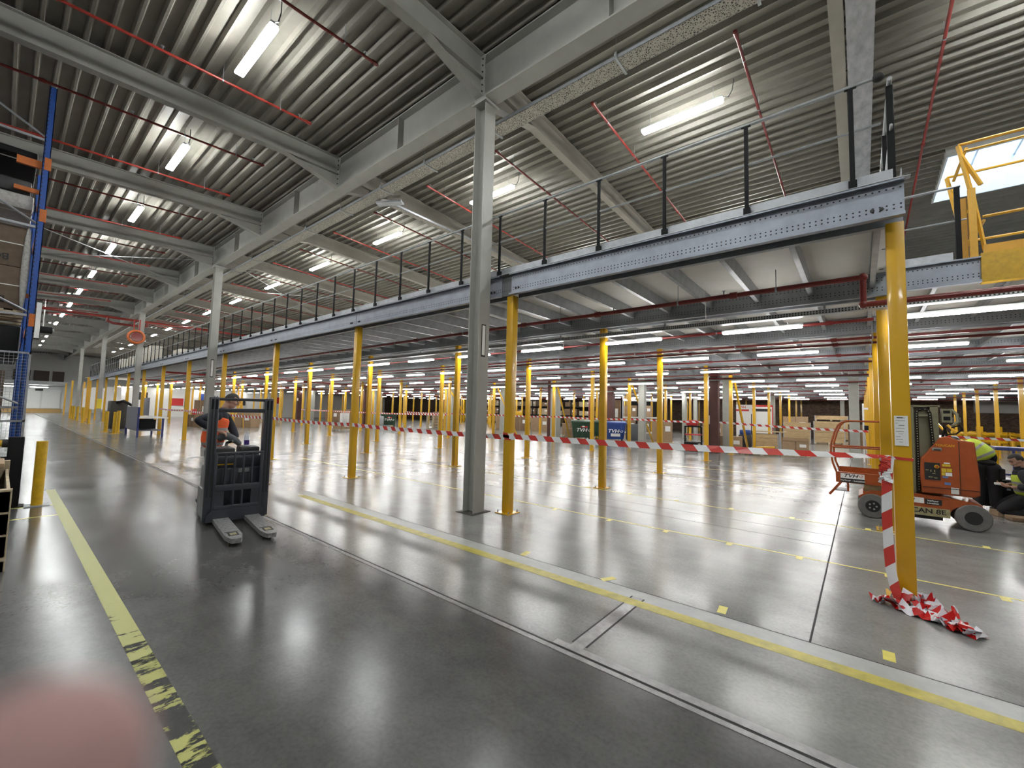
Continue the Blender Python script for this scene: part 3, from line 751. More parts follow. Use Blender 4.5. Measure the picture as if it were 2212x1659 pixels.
# chassis
mb = MB()
mb.prism([(-.02,.24),(-.06,.36),(.10,.47),(.62,.50),(1.0,.49),(1.36,.445),(1.46,.40),(1.30,.385),(1.16,.345),(1.10,.29),(1.08,.24)], 'y', Y0, Y1)
mb.build('chassis', M['orange'], lift, world=True)
mb = MB(); mb.box(.30, Y0-.006, .16, 1.08, Y1+.006, .295, 0); mb.box(.38, Y0+.05, .10, 1.0, Y1-.05, .16, 1)
mb.build('skirt', [M['cream'], M['dark']], lift, world=True)
for x, nm in ((1.335, 'rear'), (.13, 'front')):
    for y, s in ((Y0+.04, -1), (Y1-.04, 1)):
        w = MB(); w.lathe([(.12, -.07), (.195, -.068), (.208, -.05), (.208, .05), (.195, .068), (.12, .07)], (x, y, .208), 'y', 32)
        wheel = w.build('wheel', M['tyre'], lift, world=True)
        h = MB(); h.lathe([(.10, -.075), (.105, -.06), (.105, .06), (.10, .075)], (x, y, .208), 'y', 24)
        if nm == 'front':
            for a in range(5): h.lathe([(.0, -.088), (.014, -.086), (.014, -.07)], (x + .05*math.cos(a*1.257), y, .208 + .05*math.sin(a*1.257)), 'y', 8, 1)
        o = h.build('hub', [M['rubber'], M['galv']], lift, world=True); o.parent = wheel
# mast
mb = MB()
mb.box(.60, 9.98, .50, .70, 10.42, 1.97); mb.box(.90, 9.98, .50, 1.0, 10.42, 1.97); mb.box(.70, 10.06, .50, .90, 10.36, 1.95)
mb.box(.60, 9.97, 1.80, 1.0, 9.985, 1.83); mb.box(.58, 9.98, 1.96, 1.02, 10.42, 1.985)
for x in (.64, .96): mb.cyl((x, 9.975, 1.92), (x, 9.985, 1.92), .022, 10)
mb.build('mast', M['olive'], lift, world=True)
ch = MB(); pts = [(.735, 9.965, .55), (.735, 9.965, 1.86), (.75, 9.965, 1.90), (.81, 9.965, 1.925), (.87, 9.965, 1.91), (.895, 9.965, 1.86), (.93, 9.965, 1.2), (.94, 9.965, .6)]
ch.tube(pts, .022, 8)
for a, b in zip(pts[:-1], pts[1:]):
    a, b = Vector(a), Vector(b); n = max(1, int((b-a).length/.042))
    for k in range(n):
        q = a.lerp(b, (k+.5)/n); ch.cyl(q + Vector((0,-.024,0)), q + Vector((0,-.018,0)), .008, 6, 1)
ch.build('cable_chain', [M['black'], M['cream']], lift, world=True)
mb = MB(); mb.box(1.04, 9.99, 1.70, 1.16, 10.15, 1.93); mb.box(1.06, 9.98, 1.86, 1.14, 9.992, 1.90, 1); mb.box(1.06, 9.98, 1.74, 1.14, 9.992, 1.80, 1)
mb.tube([(1.16, 10.05, 1.92), (1.22, 10.02, 1.84), (1.23, 10.0, 1.72), (1.15, 10.0, 1.64)], .022, 8, 0)
mb.tube([(1.15, 10.0, 1.62), (1.24, 9.98, 1.66), (1.27, 9.98, 1.60), (1.2, 9.98, 1.52), (1.08, 9.98, 1.5)], .012, 6, 1)
mb.build('mast_head', [M['olive'], M['black']], lift, world=True)
mb = MB(); mb.tube([(1.08, 10.0, 1.62), (1.04, 10.0, 1.45), (1.06, 10.02, 1.35)], .018, 8); mb.tube([(1.06, 10.04, 1.65), (1.1, 10.04, 1.5), (1.04, 10.04, 1.38)], .014, 8)
mb.build('hydraulic_hose', M['black'], lift, world=True)
# counterweight hood
def hood_ring(y, k):
    return [(.765, y, .53), (.745, y, .80), (.765, y, 1.09), (.84, y, 1.19), (1.00, y, 1.455), (1.08, y, 1.475), (1.22 , y, 1.42), (1.385 - k*.02, y, 1.395 - k*.01), (1.43, y, .80), (1.425, y, .56), (1.36, y, .525)]
mb = MB(); rings = []
for y, sx in ((9.93, .0), (9.885, .02), (9.87, .05)): pass
ys = [(9.87, .035), (9.89, .0), (10.6, .0), (10.62, .035)]
vs = []; n = 11
cx, cz = 1.09, .98
for y, ins in ys:
    for (x, yy, z) in hood_ring(y, 0):
        vs.append((x + (cx - x)*ins, y, z + (cz - z)*ins))
fs = [tuple(range(n))]
for r in range(3):
    for i in range(n):
        j = (i+1) % n; fs.append((r*n+i, r*n+j, (r+1)*n+j, (r+1)*n+i))
fs.append(tuple(range(3*n, 4*n))[::-1])
mb.add(vs, fs); hood = mb.build('hood', M['orange'], lift, world=True)
mb = MB(); mb.box(1.205, 9.862, .545, 1.212, 9.872, 1.40); mb.box(.77, 9.862, .63, 1.42, 9.872, .636); o = mb.build('hood_seam', M['dark'], lift, world=True); o.parent = hood; o.location = (0,0,0)
mb = MB(); mb.box(.80, 9.856, .755, .985, 9.872, 1.035); o = mb.build('control_panel', M['ink'], lift, world=True)
mb = MB(); mb.cyl((.945, 9.835, .975), (.945, 9.857, .975), .03, 16, 0); mb.cyl((.945, 9.825, .975), (.945, 9.836, .975), .019, 14, 1); q = mb.build('emergency_stop', [M['yellow'], M['orange']], lift, world=True); q.parent = o
mb = MB()
for x, z, a, b in ((.83, .91, .02, .006), (.875, .90, .006, .016), (.92, .90, .005, .018), (.91, .86, .018, .006), (.87, .80, .025, .006), (.93, .79, .02, .005)): mb.box(x-a, 9.853, z-b, x+a, 9.857, z+b)
q = mb.build('switches', M['cream'], lift, world=True); q.parent = o
def sticker(x0, z0, x1, z1, m, y=9.868, name='sticker', par=None):
    o = MB().box(x0, y-.003, z0, x1, y, z1).build(name, m, lift, world=True); return o
blue = mat('blue_sticker', (.12,.22,.5), .5); yst = mat('yellow_sticker', (.66,.48,.03), .5, 0, var=.1, vscale=40)
sticker(1.01, .985, 1.105, 1.02, yst); sticker(1.0, .895, 1.055, .955, yst); sticker(1.06, .90, 1.12, .955, yst); sticker(1.0, .84, 1.04, .89, yst); sticker(1.045, .835, 1.12, .89, M['paper']); sticker(1.01, .80, 1.075, .83, blue)
sticker(1.03, 1.03, 1.10, 1.05, M['paper']); sticker(1.03, .69, 1.10, .73, blue); sticker(1.10, .555, 1.19, .655, M['paper'])
sticker(.90, 1.235, 1.01, 1.285, M['galv_dark']); sticker(.92, 1.24, 1.0, 1.26, M['ink'], 9.8645)
text_part('lettering', 'TOUCAN', .052, M['yellow'], lift, (1.05-.72, 9.867-10.2, 1.325), (PI/2, 0, 0))
text_part('lettering', 'TOUCAN 8E', .105, M['ink'], lift, (.70-.72, 9.862-10.2, .235), (PI/2, 0, 0), sx=1.15)
o = sticker(.50, .355, .78, .445, M['paper'], 9.866); o = sticker(.79, .345, .99, .435, M['ink'], 9.866)
text_part('lettering', 'TVH', .07, M['ink'], lift, (.58-.72, 9.862-10.2, .40), (PI/2, 0, 0), shear=.25, sx=1.2)
text_part('lettering', 'Verhuur', .04, M['text_white'], lift, (.885-.72, 9.862-10.2, .408), (PI/2, 0, 0)); text_part('lettering', 'Location', .04, M['text_white'], lift, (.885-.72, 9.862-10.2, .370), (PI/2, 0, 0))
# basket on the far left
bk = []
R = .017
for y, dx in ((9.95, 0.0), (10.55, .02)):
    mb = MB(); mb.tube([(.58, y, 1.685), (-.19+dx, y, 1.685), (-.27+dx, y, 1.665), (-.33+dx, y, 1.60), (-.39+dx, y, 1.46), (-.44+dx, y, 1.25), (-.445+dx, y, 1.10), (-.42+dx, y, .90), (-.36+dx, y, .72), (-.30+dx, y, .57)], R, 10)
    mb.build('basket_rail', M['orange'], lift, world=True)
    mb = MB(); mb.tube([(-.43+dx, y, 1.20), (.58, y, 1.20)], .014, 8); mb.build('basket_midrail', M['orange'], lift, world=True)
mb = MB(); mb.tube([(-.44, 9.95, 1.20), (-.43, 10.55, 1.20)], .014, 8); mb.tube([(.58, 9.95, 1.685), (.58, 10.55, 1.685)], R, 8); mb.tube([(.58, 9.95, .70), (.58, 9.95, 1.685)], R, 8); mb.tube([(.58, 10.55, .70), (.58, 10.55, 1.685)], R, 8)
mb.build('basket_end_rail', M['orange'], lift, world=True)
mb = MB(); mb.box(-.38, 9.93, .56, .60, 9.945, .745); mb.box(-.36, 10.565, .60, .60, 10.58, .80); mb.box(-.36, 9.945, .57, .60, 10.565, .60); mb.box(-.38, 9.945, .60, -.365, 10.565, .72); mb.box(-.36, 9.925, .735, .60, 9.96, .75)
mb.build('basket_floor', M['orange'], lift, world=True)
mb = MB(); mb.box(-.31, 9.924, .57, .03, 9.930, .64, 1); mb.box(-.31, 9.924, .64, .03, 9.930, .73, 0); mb.build('basket_sign', [M['paper'], M['ink']], lift, world=True)
text_part('lettering', 'TVH', .082, M['ink'], lift, (-.17-.72, 9.9235-10.2, .688), (PI/2, 0, 0), shear=.3, sx=1.3)
lg = MB(); lg.tube([(-.05, 9.922, .70), (-.03, 9.922, .675), (0, 9.922, .68), (.01, 9.922, .70), (-.02, 9.922, .708)], .004, 5); lg.build('emblem', M['text_red'], lift, world=True)
text_part('lettering', 'Verhuur - Location', .045, M['text_white'], lift, (-.14-.72, 9.9235-10.2, .604), (PI/2, 0, 0))
mb = MB(); mb.box(-.02, .0, 0, .02, .04, .30, M=Matrix.Translation((-.48, 9.94, .32)) @ Matrix.Rotation(.62, 4, 'Y')); mb.box(-.40, 9.94, .40, -.20, 10.4, .415, 1); mb.box(-.22, 9.94, .40, -.19, 9.97, .58)
mb.build('basket_step', [M['orange'], M['galv_dark']], lift, world=True)
mb = MB(); mb.box(.02, 10.0, .44, .30, 10.5, .56, 0); mb.box(.0, 9.9, .40, .36, 10.6, .44, 1); mb.build('mast_foot', [M['cream'], M['orange']], lift, world=True)
# ================================================================== PEOPLE
M['skin'] = mat('skin', (.42,.24,.17), .5, 0, var=.06, vscale=20)
M['hair'] = mat('dark_hair', (.012,.009,.008), .6, 0, var=.3, vscale=60)
M['hiviz_o'] = mat('orange_hi_vis_fabric', (.85,.12,.025), .7, 0, var=.08, vscale=15)
M['hiviz_y'] = mat('yellow_hi_vis_fabric', (.52,.68,.06), .7, 0, var=.08, vscale=15)
M['reflect'] = mat('grey_reflective_band', (.33,.34,.34), .4, .3, var=.08)
M['navy'] = mat('navy_jacket_fabric', (.014,.017,.026), .8, 0, var=.25, vscale=12)
M['blackcloth'] = mat('black_work_trousers', (.008,.008,.010), .85, 0, var=.3, vscale=14)
M['greycloth'] = mat('grey_work_fabric', (.10,.105,.115), .8, 0, var=.2, vscale=12)
def skin_me(nodes_, edges, sub=2, root=0):
    """nodes_: (x,y,z,r) -> a smooth limb mesh grown with a Skin modifier"""
    me = bpy.data.meshes.new('limb'); me.from_pydata([n[:3] for n in nodes_], edges, [])
    o = bpy.data.objects.new('limb_tmp', me); COL.objects.link(o)
    md = o.modifiers.new('s', 'SKIN'); md.use_smooth_shade = True
    for i, n in enumerate(nodes_):
        r = n[3] if isinstance(n[3], (tuple, list)) else (n[3], n[3])
        me.skin_vertices[0].data[i].radius = r; me.skin_vertices[0].data[i].use_root = (i == root)
    o.modifiers.new('u', 'SUBSURF').levels = sub
    o.modifiers['u'].render_levels = sub
    bpy.context.view_layer.update()
    r = bpy.data.meshes.new_from_object(o.evaluated_get(bpy.context.evaluated_depsgraph_get()))
    bpy.data.objects.remove(o)
    return r
def me_to_mb(mb, me, mi=0):
    return mb.add([v.co.copy() for v in me.vertices], [list(p.vertices) for p in me.polygons], mi, True)
def chain(n): return [(i, i+1) for i in range(n-1)]
def limb(mb, pts, mi=0, sub=2): return me_to_mb(mb, skin_me(pts, chain(len(pts)), sub), mi)
def fuse(mb, name, m, parent, vox=.009):
    """one continuous surface from overlapping pieces"""
    me = bpy.data.meshes.new('fuse'); me.from_pydata([tuple(v) for v in mb.v], [], mb.f)
    o = bpy.data.objects.new('fuse_tmp', me); COL.objects.link(o)
    md = o.modifiers.new('r', 'REMESH'); md.mode = 'VOXEL'; md.voxel_size = vox; md.use_smooth_shade = True
    sm = o.modifiers.new('sm', 'SMOOTH'); sm.factor = .5; sm.iterations = 2
    bpy.context.view_layer.update()
    r = bpy.data.meshes.new_from_object(o.evaluated_get(bpy.context.evaluated_depsgraph_get()))
    bpy.data.objects.remove(o)
    r.name = name; r.materials.clear(); r.materials.append(m)
    for p in r.polygons: p.use_smooth = True
    q = bpy.data.objects.new(name, r); COL.objects.link(q); q.parent = parent
    return q
def head(mb, T):
    """head pieces in head space (x forward, y left, z up, origin at head centre) through T"""
    mb.sphere((0, 0, .02), (.098, .077, .105), M=T, u=20, v=14)
    mb.sphere((.025, 0, -.055), (.070, .060, .070), M=T, u=16, v=10)            # jaw
    mb.sphere((.062, 0, -.085), (.028, .030, .026), M=T)                         # chin
    mb.sphere((.088, 0, .045), (.018, .052, .014), M=T)                          # brow
    mb.tube([T @ Vector((.092, 0, .03)), T @ Vector((.108, 0, -.005)), T @ Vector((.118, 0, -.018))], [.009, .012, .014], 8)
    mb.sphere((.104, 0, -.022), (.014, .020, .009), M=T)
    for s in (-1, 1):
        mb.sphere((-.005, s*.080, -.002), (.018, .010, .030), M=T)               # ear
        mb.sphere((.070, s*.040, -.015), (.022, .022, .022), M=T)                # cheek
    mb.sphere((.086, 0, -.050), (.014, .026, .007), M=T); mb.sphere((.084, 0, -.060), (.013, .023, .008), M=T)   # lips
    mb.tube([T @ Vector((-.02, 0, -.06)), T @ Vector((-.03, 0, -.16))], [.055, .058], 12)
def face_parts(parent, T, beard=False, hairline=.045):
    e = MB()
    for s in (-1, 1): e.sphere((.086, s*.032, .022), (.010, .013, .008), M=T, u=10, v=6)
    e.build('eye', M['hair'], parent)
    b = MB()
    for s in (-1, 1): b.tube([T @ Vector((.100, s*.015, .050)), T @ Vector((.094, s*.050, .050))], .005, 6)
    b.build('eyebrow', M['hair'], parent)
    h = MB(); bm = bmesh.new(); bmesh.ops.create_uvsphere(bm, u_segments=24, v_segments=16, radius=1)
    rm = [v for v in bm.verts if (v.co.x > .45 and v.co.z < .50) or v.co.z < -.45 or (v.co.x > .1 and v.co.z < -.05)]
    bmesh.ops.delete(bm, geom=rm, context='VERTS')
    for v in bm.verts: v.co = Vector((v.co.x*.108, v.co.y*.086, .026 + v.co.z*.114))
    r = bmesh.ops.solidify(bm, geom=bm.faces[:], thickness=.010)
    h.bm(bm, 0, T, True); h.build('hair', M['hair'], parent)
    if beard:
        b = MB(); b.sphere((.052, 0, -.088), (.044, .052, .030), M=T, u=14, v=10); b.sphere((.093, 0, -.042), (.011, .026, .006), M=T); b.build('beard', M['hair'], parent)
def hand(mb, wrist, direc, palmn, curl=.5, left=False):
    """palm, four unequal bent fingers and a thumb"""
    d = Vector(direc).normalized(); n = Vector(palmn); n = (n - n.dot(d)*d).normalized(); s = d.cross(n)*(1 if left else -1)
    w = Vector(wrist)
    limb(mb, [(*w, .024), (*(w + d*.04), .032), (*(w + d*.085), .034)])
    for k, (off, ln) in enumerate(((-.030, .070), (-.010, .078), (.010, .072), (.029, .056))):
        p = w + d*.085 + s*off; q = [p]
        a = 0
        for f in (.45, .32, .23):
            a += curl; q.append(q[-1] + (d*math.cos(a) + n*math.sin(a))*ln*f*1.1)
        mb.tube(q, [.0092, .0088, .0080, .0068], 8); mb.sphere(q[-1], .0070)
    p = w + d*.03 - s*.03; t = (d*.7 - s*.6 + n*.3).normalized()
    mb.tube([p, p + t*.038, p + t*.06 + (d*.7+n*.6)*.012], [.012, .0105, .008], 8); mb.sphere(p + t*.06 + (d*.7+n*.6)*.012, .008)
def HT(c, fwd_, upv):
    f = Vector(fwd_).normalized(); u = Vector(upv); u = (u - u.dot(f)*f).normalized(); l = u.cross(f)
    return Matrix(((f.x, l.x, u.x, c[0]), (f.y, l.y, u.y, c[1]), (f.z, l.z, u.z, c[2]), (0,0,0,1)))

def vest(pts, m, bands, parent):
    mb = MB(); limb(mb, pts, 0, 5); o = mb.build('vest', [m, M['reflect']], parent)
    for p in o.data.polygons:
        for c, d, h in bands:
            if abs((p.center - Vector(c)).dot(Vector(d).normalized())) < h: p.material_index = 1
    return o
# ---- operator on the stacker: local frame = world offsets from his feet
ox, oy = -8.15, 2.27
op = thing('person', (ox, oy, 0), label='person in an orange hi-vis vest driving the pallet stacker, looking down sideways', cat='person')
T = HT((.02, .19, 1.755), (.35, .86, -.36), (0, .3, 1))
b = MB(); head(b, T)
hips = (0, -.02, 1.02); chest = (0, .03, 1.42); neck = (0, .12, 1.60)
limb(b, [(*hips, .13), (0, -.03, 1.22, .125), (*chest, .14), (0, .06, 1.53, .10), (*neck, .055)])
rs, re, rw = (.17, -.03, 1.51), (.22, -.33, 1.45), (.27, -.04, 1.27)
ls, le, lw = (-.10, .16, 1.50), (-.02, .26, 1.27), (.10, .30, 1.08)
limb(b, [(*rs, .05), (*re, .04), (*rw, .030)]); limb(b, [(*ls, .05), (*le, .04), (*lw, .03)])
hand(b, rw, (.2, .9, -.25), (-.3, .2, -.8), .5); hand(b, lw, (.5, .4, -.7), (.2, .6, -.3), .45, True)
for s in (-1, 1): limb(b, [(s*.09, -.02, .98, .09), (s*.11, .03, .55, .065), (s*.11, 0, .16, .045), (s*.11, .10, .12, .04)])
body = fuse(b, 'body', M['skin'], op)
face_parts(op, T)
vest([(0, -.03, .95, .185), (0, -.03, 1.22, .172), (0, .03, 1.42, .182), (0, .07, 1.53, .13)], M['hiviz_o'], [((0,0,1.06), (0,0,1), .025), ((0,0,1.29), (0,0,1), .025)], op)
j = MB(); limb(j, [(0, .02, 1.38, .165), (0, .06, 1.53, .135), (0, .10, 1.60, .085)]); j.build('jacket_shoulders', M['navy'], op)
j = MB(); limb(j, [(rs[0]-.05, rs[1]+.02, rs[2]+.02, .085), (*rs, .088), (*re, .075), (rw[0]-.01, rw[1]-.03, rw[2]+.02, .052)])
j.build('sleeve', M['navy'], op)
j = MB(); limb(j, [(ls[0]+.03, ls[1]-.03, ls[2], .075), (*ls, .08), (*le, .065), (lw[0]-.03, lw[1]-.01, lw[2]+.05, .052)]); j.build('sleeve', M['navy'], op)
j = MB(); limb(j, [(.16, -.02, 1.14, .06), (.20, .10, 1.20, .07), (.24, .22, 1.12, .055), (.25, .30, 1.04, .04)]); j.build('raised_grey_thigh', M['greycloth'], op)
j = MB(); j.lathe([(.065, 0), (.07, .03), (.062, .06)], (0, .11, 1.585), 'z', 16); j.build('collar', M['navy'], op)
for s in (-1, 1):
    j = MB(); limb(j, [(s*.085, -.02, 1.02, .115), (s*.11, .03, .55, .085), (s*.11, .0, .18, .07)]); j.build('trouser_leg', M['greycloth'], op)
    j = MB(); j.bev(s*.11-.05, -.06, .12, s*.11+.05, .20, .22, .03); j.build('boot', M['black'], op)

# ---- worker bending behind the lift, back to us
wx, wy = 1.80, 12.15
wk = thing('person', (wx, wy, 0), label='person in a yellow hi-vis vest and black trousers bending forward behind the orange lift', cat='person')
b = MB(); T = HT((-.33, .22, 1.29), (-.6, .5, -.75), (-.5, .3, .8)); head(b, T)
limb(b, [(.04, 0, .98, .14), (.0, .02, 1.12, .135), (-.14, .06, 1.26, .145), (-.24, .14, 1.32, .08)])
for s, sx in ((-1, -.12), (1, .12)): limb(b, [(.04+sx*.8, 0, .95, .095), (.03+sx, .03, .5, .07), (.03+sx, -.02, .10, .05), (.03+sx-.02, .12, .05, .045)])
limb(b, [(.02, .05, 1.27, .055), (.17, .12, 1.05, .045), (.12, .26, .84, .032)]); limb(b, [(-.24, .02, 1.25, .055), (-.36, .12, 1.0, .045), (-.32, .26, .82, .032)])
hand(b, (.12, .26, .84), (-.2, .5, -.8), (-.6, 0, -.3), .5); hand(b, (-.32, .26, .82), (.2, .5, -.8), (.6, 0, -.3), .5, True)
fuse(b, 'body', M['skin'], wk)
face_parts(wk, T)
vest([(.08, -.01, 1.01, .185), (.0, .01, 1.14, .182), (-.14, .05, 1.27, .178), (-.22, .10, 1.33, .12)], M['hiviz_y'], [((.035, .0, 1.10), (-.55, .1, .8), .022), ((-.065, .03, 1.20), (-.75, .2, .6), .022)], wk)
j = MB(); limb(j, [(.0, .06, 1.28, .08), (.04, .06, 1.26, .078), (.17, .12, 1.05, .062), (.13, .24, .88, .048)]); j.build('sleeve', M['navy'], wk)
j = MB(); limb(j, [(-.22, .04, 1.26, .08), (-.36, .12, 1.0, .062), (-.33, .24, .86, .048)]); j.build('sleeve', M['navy'], wk)
j = MB(); limb(j, [(.05, 0, 1.02, .165), (.04, 0, .90, .16)]); j.build('trouser_seat', M['blackcloth'], wk)
for sx in (-.11, .11):
    j = MB(); limb(j, [(.04+sx*.8, 0, .96, .125), (.04+sx, .03, .5, .098), (.03+sx, -.02, .10, .08)])
    if sx > 0: j.bev(.20, -.10, .66, .27, .06, .86, .02)
    j.build('trouser_leg', M['blackcloth'], wk)
    j = MB(); j.bev(.03+sx-.055, -.08, 0, .03+sx+.055, .20, .11, .03); j.build('boot', M['black'], wk)

# ---- kneeling worker at the right edge, facing left
kx, ky = 2.20, 11.95
kn = thing('person', (kx, ky, 0), label='bearded person in a yellow hi-vis vest kneeling on the floor at the right edge', cat='person')
b = MB(); T = HT((.0, .02, 1.03), (-.80, -.30, -.50), (-.45, -.1, .85)); head(b, T)
limb(b, [(.10, .04, .40, .135), (.10, .04, .58, .13), (.07, .03, .76, .145), (.04, .03, .86, .09), (.02, .02, .93, .055)])
limb(b, [(.04, -.15, .80, .055), (.10, -.22, .58, .045), (-.12, -.12, .56, .032)]); limb(b, [(.05, .22, .80, .055), (.06, .28, .58, .045), (-.14, .06, .58, .032)])
hand(b, (-.12, -.12, .56), (-.9, .15, .15), (0, .5, .6), .55); hand(b, (-.14, .06, .58), (-.9, -.1, .1), (0, -.5, .6), .55, True)
for sy in (-.13, .17): limb(b, [(.10, .04+sy*.6, .36, .095), (-.22, sy, .13, .07), (-.02, sy, .07, .055), (.28, sy, .07, .045), (.36, sy, .06, .04)])
fuse(b, 'body', M['skin'], kn)
face_parts(kn, T, True)
vest([(.10, .04, .38, .182), (.10, .04, .58, .172), (.07, .03, .75, .182), (.05, .03, .84, .13)], M['hiviz_y'], [((0,0,.50), (0,0,1), .025), ((0,0,.63), (0,0,1), .025)], kn)
j = MB(); limb(j, [(.07, .03, .70, .165), (.05, .03, .84, .135), (.03, .025, .905, .085)]); j.build('jacket_shoulders', M['navy'], kn)
j = MB(); limb(j, [(.06, -.06, .83, .085), (.04, -.15, .80, .092), (.10, -.22, .58, .078), (-.05, -.15, .565, .056)]); j.build('sleeve', M['navy'], kn)
j = MB(); limb(j, [(.06, .12, .83, .085), (.05, .22, .80, .092), (.06, .28, .58, .078), (-.08, .12, .58, .056)]); j.build('sleeve', M['navy'], kn)
j = MB(); j.lathe([(.075, 0), (.08, .03), (.07, .055)], (.035, .025, .865), 'z', 16); j.build('collar', M['navy'], kn)
for sy in (-.13, .17):
    j = MB(); limb(j, [(.10, .04+sy*.6, .38, .13), (-.22, sy, .135, .112), (-.24, sy, .11, .10), (-.02, sy, .085, .084), (.28, sy, .085, .074)]); j.build('trouser_leg', M['blackcloth'], kn)
    j = MB(); j.bev(.22, sy-.05, 0, .45, sy+.05, .12, .03); j.build('boot', M['black'], kn)
p = tag(MB().bev(kx-.30, ky-.10, .57, kx-.22, ky+.02, .61, .012).build('paper_wad', M['paper']), 'crumpled white paper held by the kneeling person', 'paper')
# ================================================================== PALLET STACKER
M['anthracite'] = mat('anthracite_truck_paint', (.040,.042,.052), .38, 0, var=.12, vscale=6, bump=.02, coat=.1)
M['fork'] = mat('worn_fork_steel', (.30,.30,.30), .45, .5, var=.45, vscale=30)
st = thing('pallet_stacker', (-6.98, 2.27, 0), math.radians(-8), label='dark grey electric pallet stacker with two forks standing in the aisle', cat='forklift')
# mast: two outer channels with inner channels
for s in (-1, 1):
    y = s*.345
    mb = MB()
    mb.bev(-.16, y-.055, .06, .0, y+.055, 1.80, .012); mb.box(-.004, y-.030, .40, .006, y-.012, 1.70, 1); mb.box(-.004, y+.012, .40, .006, y+.030, 1.70, 1)
    for k in (-.024, .024): mb.box(-.004, y+k-.013, 1.63, .008, y+k+.013, 1.77, 2)
    for k in (-.03, .0, .03): mb.cyl((-.03, y+k, 1.80), (-.03, y+k, 1.82), .010, 8, 3)
    mb.build('mast_channel', [M['anthracite'], M['ink'], M['black'], M['galv']], st)
mb = MB(); mb.bev(-.12, -.30, 1.755, -.06, .30, 1.795, .008); mb.build('mast_crossbar', M['anthracite'], st)
mb = MB(); mb.bev(-.12, -.30, 1.585, -.05, .30, 1.645, .008); mb.build('mast_crossbar', M['anthracite'], st)
# barred guard with two rows of openings
def bar_panel():
    mb = MB()
    mb.bev(-.03, -.30, .98, .015, .30, 1.02, .012); mb.bev(-.03, -.30, .47, .015, .30, .56, .012); mb.bev(-.03, -.30, .20, .015, .30, .27, .012)
    for y in (-.285, .285): mb.bev(-.03, y-.022, .20, .015, y+.022, 1.02, .01)
    for y in (-.165, -.055, .055, .165): mb.bev(-.025, y-.013, .54, .012, y+.013, 1.0, .006)
    for y in (-.055, .055): mb.bev(-.025, y-.013, .26, .012, y+.013, .49, .006)
    for y in (-.225, .225): mb.box(-.025, y-.06, .25, .010, y+.06, .50)
    return mb
bar_panel().build('guard_panel', M['anthracite'], st)
# carriage plate carrying the forks
mb = MB(); mb.prism([(-.36,.055),(-.36,.14),(-.30,.22),(.30,.22),(.36,.14),(.36,.055)], 'x', -.02, .03); mb.build('fork_carriage', M['anthracite'], st)
for s in (-1, 1):
    y = s*.19
    mb = MB(); hw = .092
    out = [(.02, -hw), (1.02, -hw), (1.17, -hw*.72), (1.22, -hw*.5), (1.22, hw*.5), (1.17, hw*.72), (1.02, hw), (.02, hw)]
    mb.prism([(a, y+b) for a, b in out], 'z', .045, .10)
    mb.box(.90, y-.055, .1005, 1.06, y+.055, .1015, 1); mb.box(.925, y-.035, .1016, 1.03, y+.035, .103, 2); mb.box(.86, y-.07, .1005, .885, y+.07, .1015, 1)
    f = mb.build('fork', [M['fork'], M['ink'], M['cream']], st)
    w = MB(); w.cyl((.97, y-.045, .042), (.97, y+.045, .042), .041, 14); o = w.build('load_wheel', M['cream'], st); o.parent = f
# body behind
mb = MB(); mb.bev(-.80, -.36, .07, -.16, .36, .78, .04); mb.bev(-.66, -.33, .76, -.18, .33, .95, .04); mb.build('body', M['anthracite'], st)
mb = MB(); mb.bev(-.60, -.30, .94, -.22, -.02, 1.06, .03); mb.bev(-.56, .04, .94, -.22, .30, 1.07, .03); mb.tube([(-.58, -.1, 1.0), (-.7, -.06, 1.1), (-.62, .0, 1.13)], .02, 8); mb.box(-.16, -.25, .82, -.155, -.05, .835, 1)
mb.build('control_console', [M['dark'], M['yellow']], st)
mb = MB(); mb.box(-.165, .02, .70, -.155, .16, .76); mb.build('rating_plate', M['galv_dark'], st)
mb = MB(); mb.bev(-1.45, -.33, .10, -.80, .33, .14, .01); mb.build('operator_platform', M['rubber'], st)
MB().bev(-.80, -.38, .05, -.05, -.30, .46, .02).build('side_cover', M['anthracite'], st); MB().bev(-.80, .30, .05, -.05, .38, .46, .02).build('side_cover', M['anthracite'], st)
for y in (-.25, .25):
    mb = MB(); mb.cyl((-.62, y-.05, .075), (-.62, y+.05, .075), .075, 18); mb.cyl((-1.3, y-.04, .055), (-1.3, y+.04, .055), .055, 16); mb.build('wheel', M['rubber'], st)
bot = thing('water_bottle', (-7.32, 2.46, 1.06), label='clear plastic bottle with purple label standing on the stacker console', cat='bottle')
clear = mat('clear_plastic', (.75,.78,.85), .1, 0); 
MB().lathe([(.032, 0), (.036, .01), (.036, .15), (.028, .18), (.014, .20), (.014, .215)], (0, 0, 0), 'z', 18).build('bottle_body', clear, bot)
MB().lathe([(.0368, .03), (.0368, .10)], (0, 0, 0), 'z', 18).build('bottle_label', mat('purple_label', (.06,.03,.22), .5), bot)
MB().lathe([(.016, .215), (.016, .235)], (0, 0, 0), 'z', 12).build('bottle_cap', M['white'], bot)
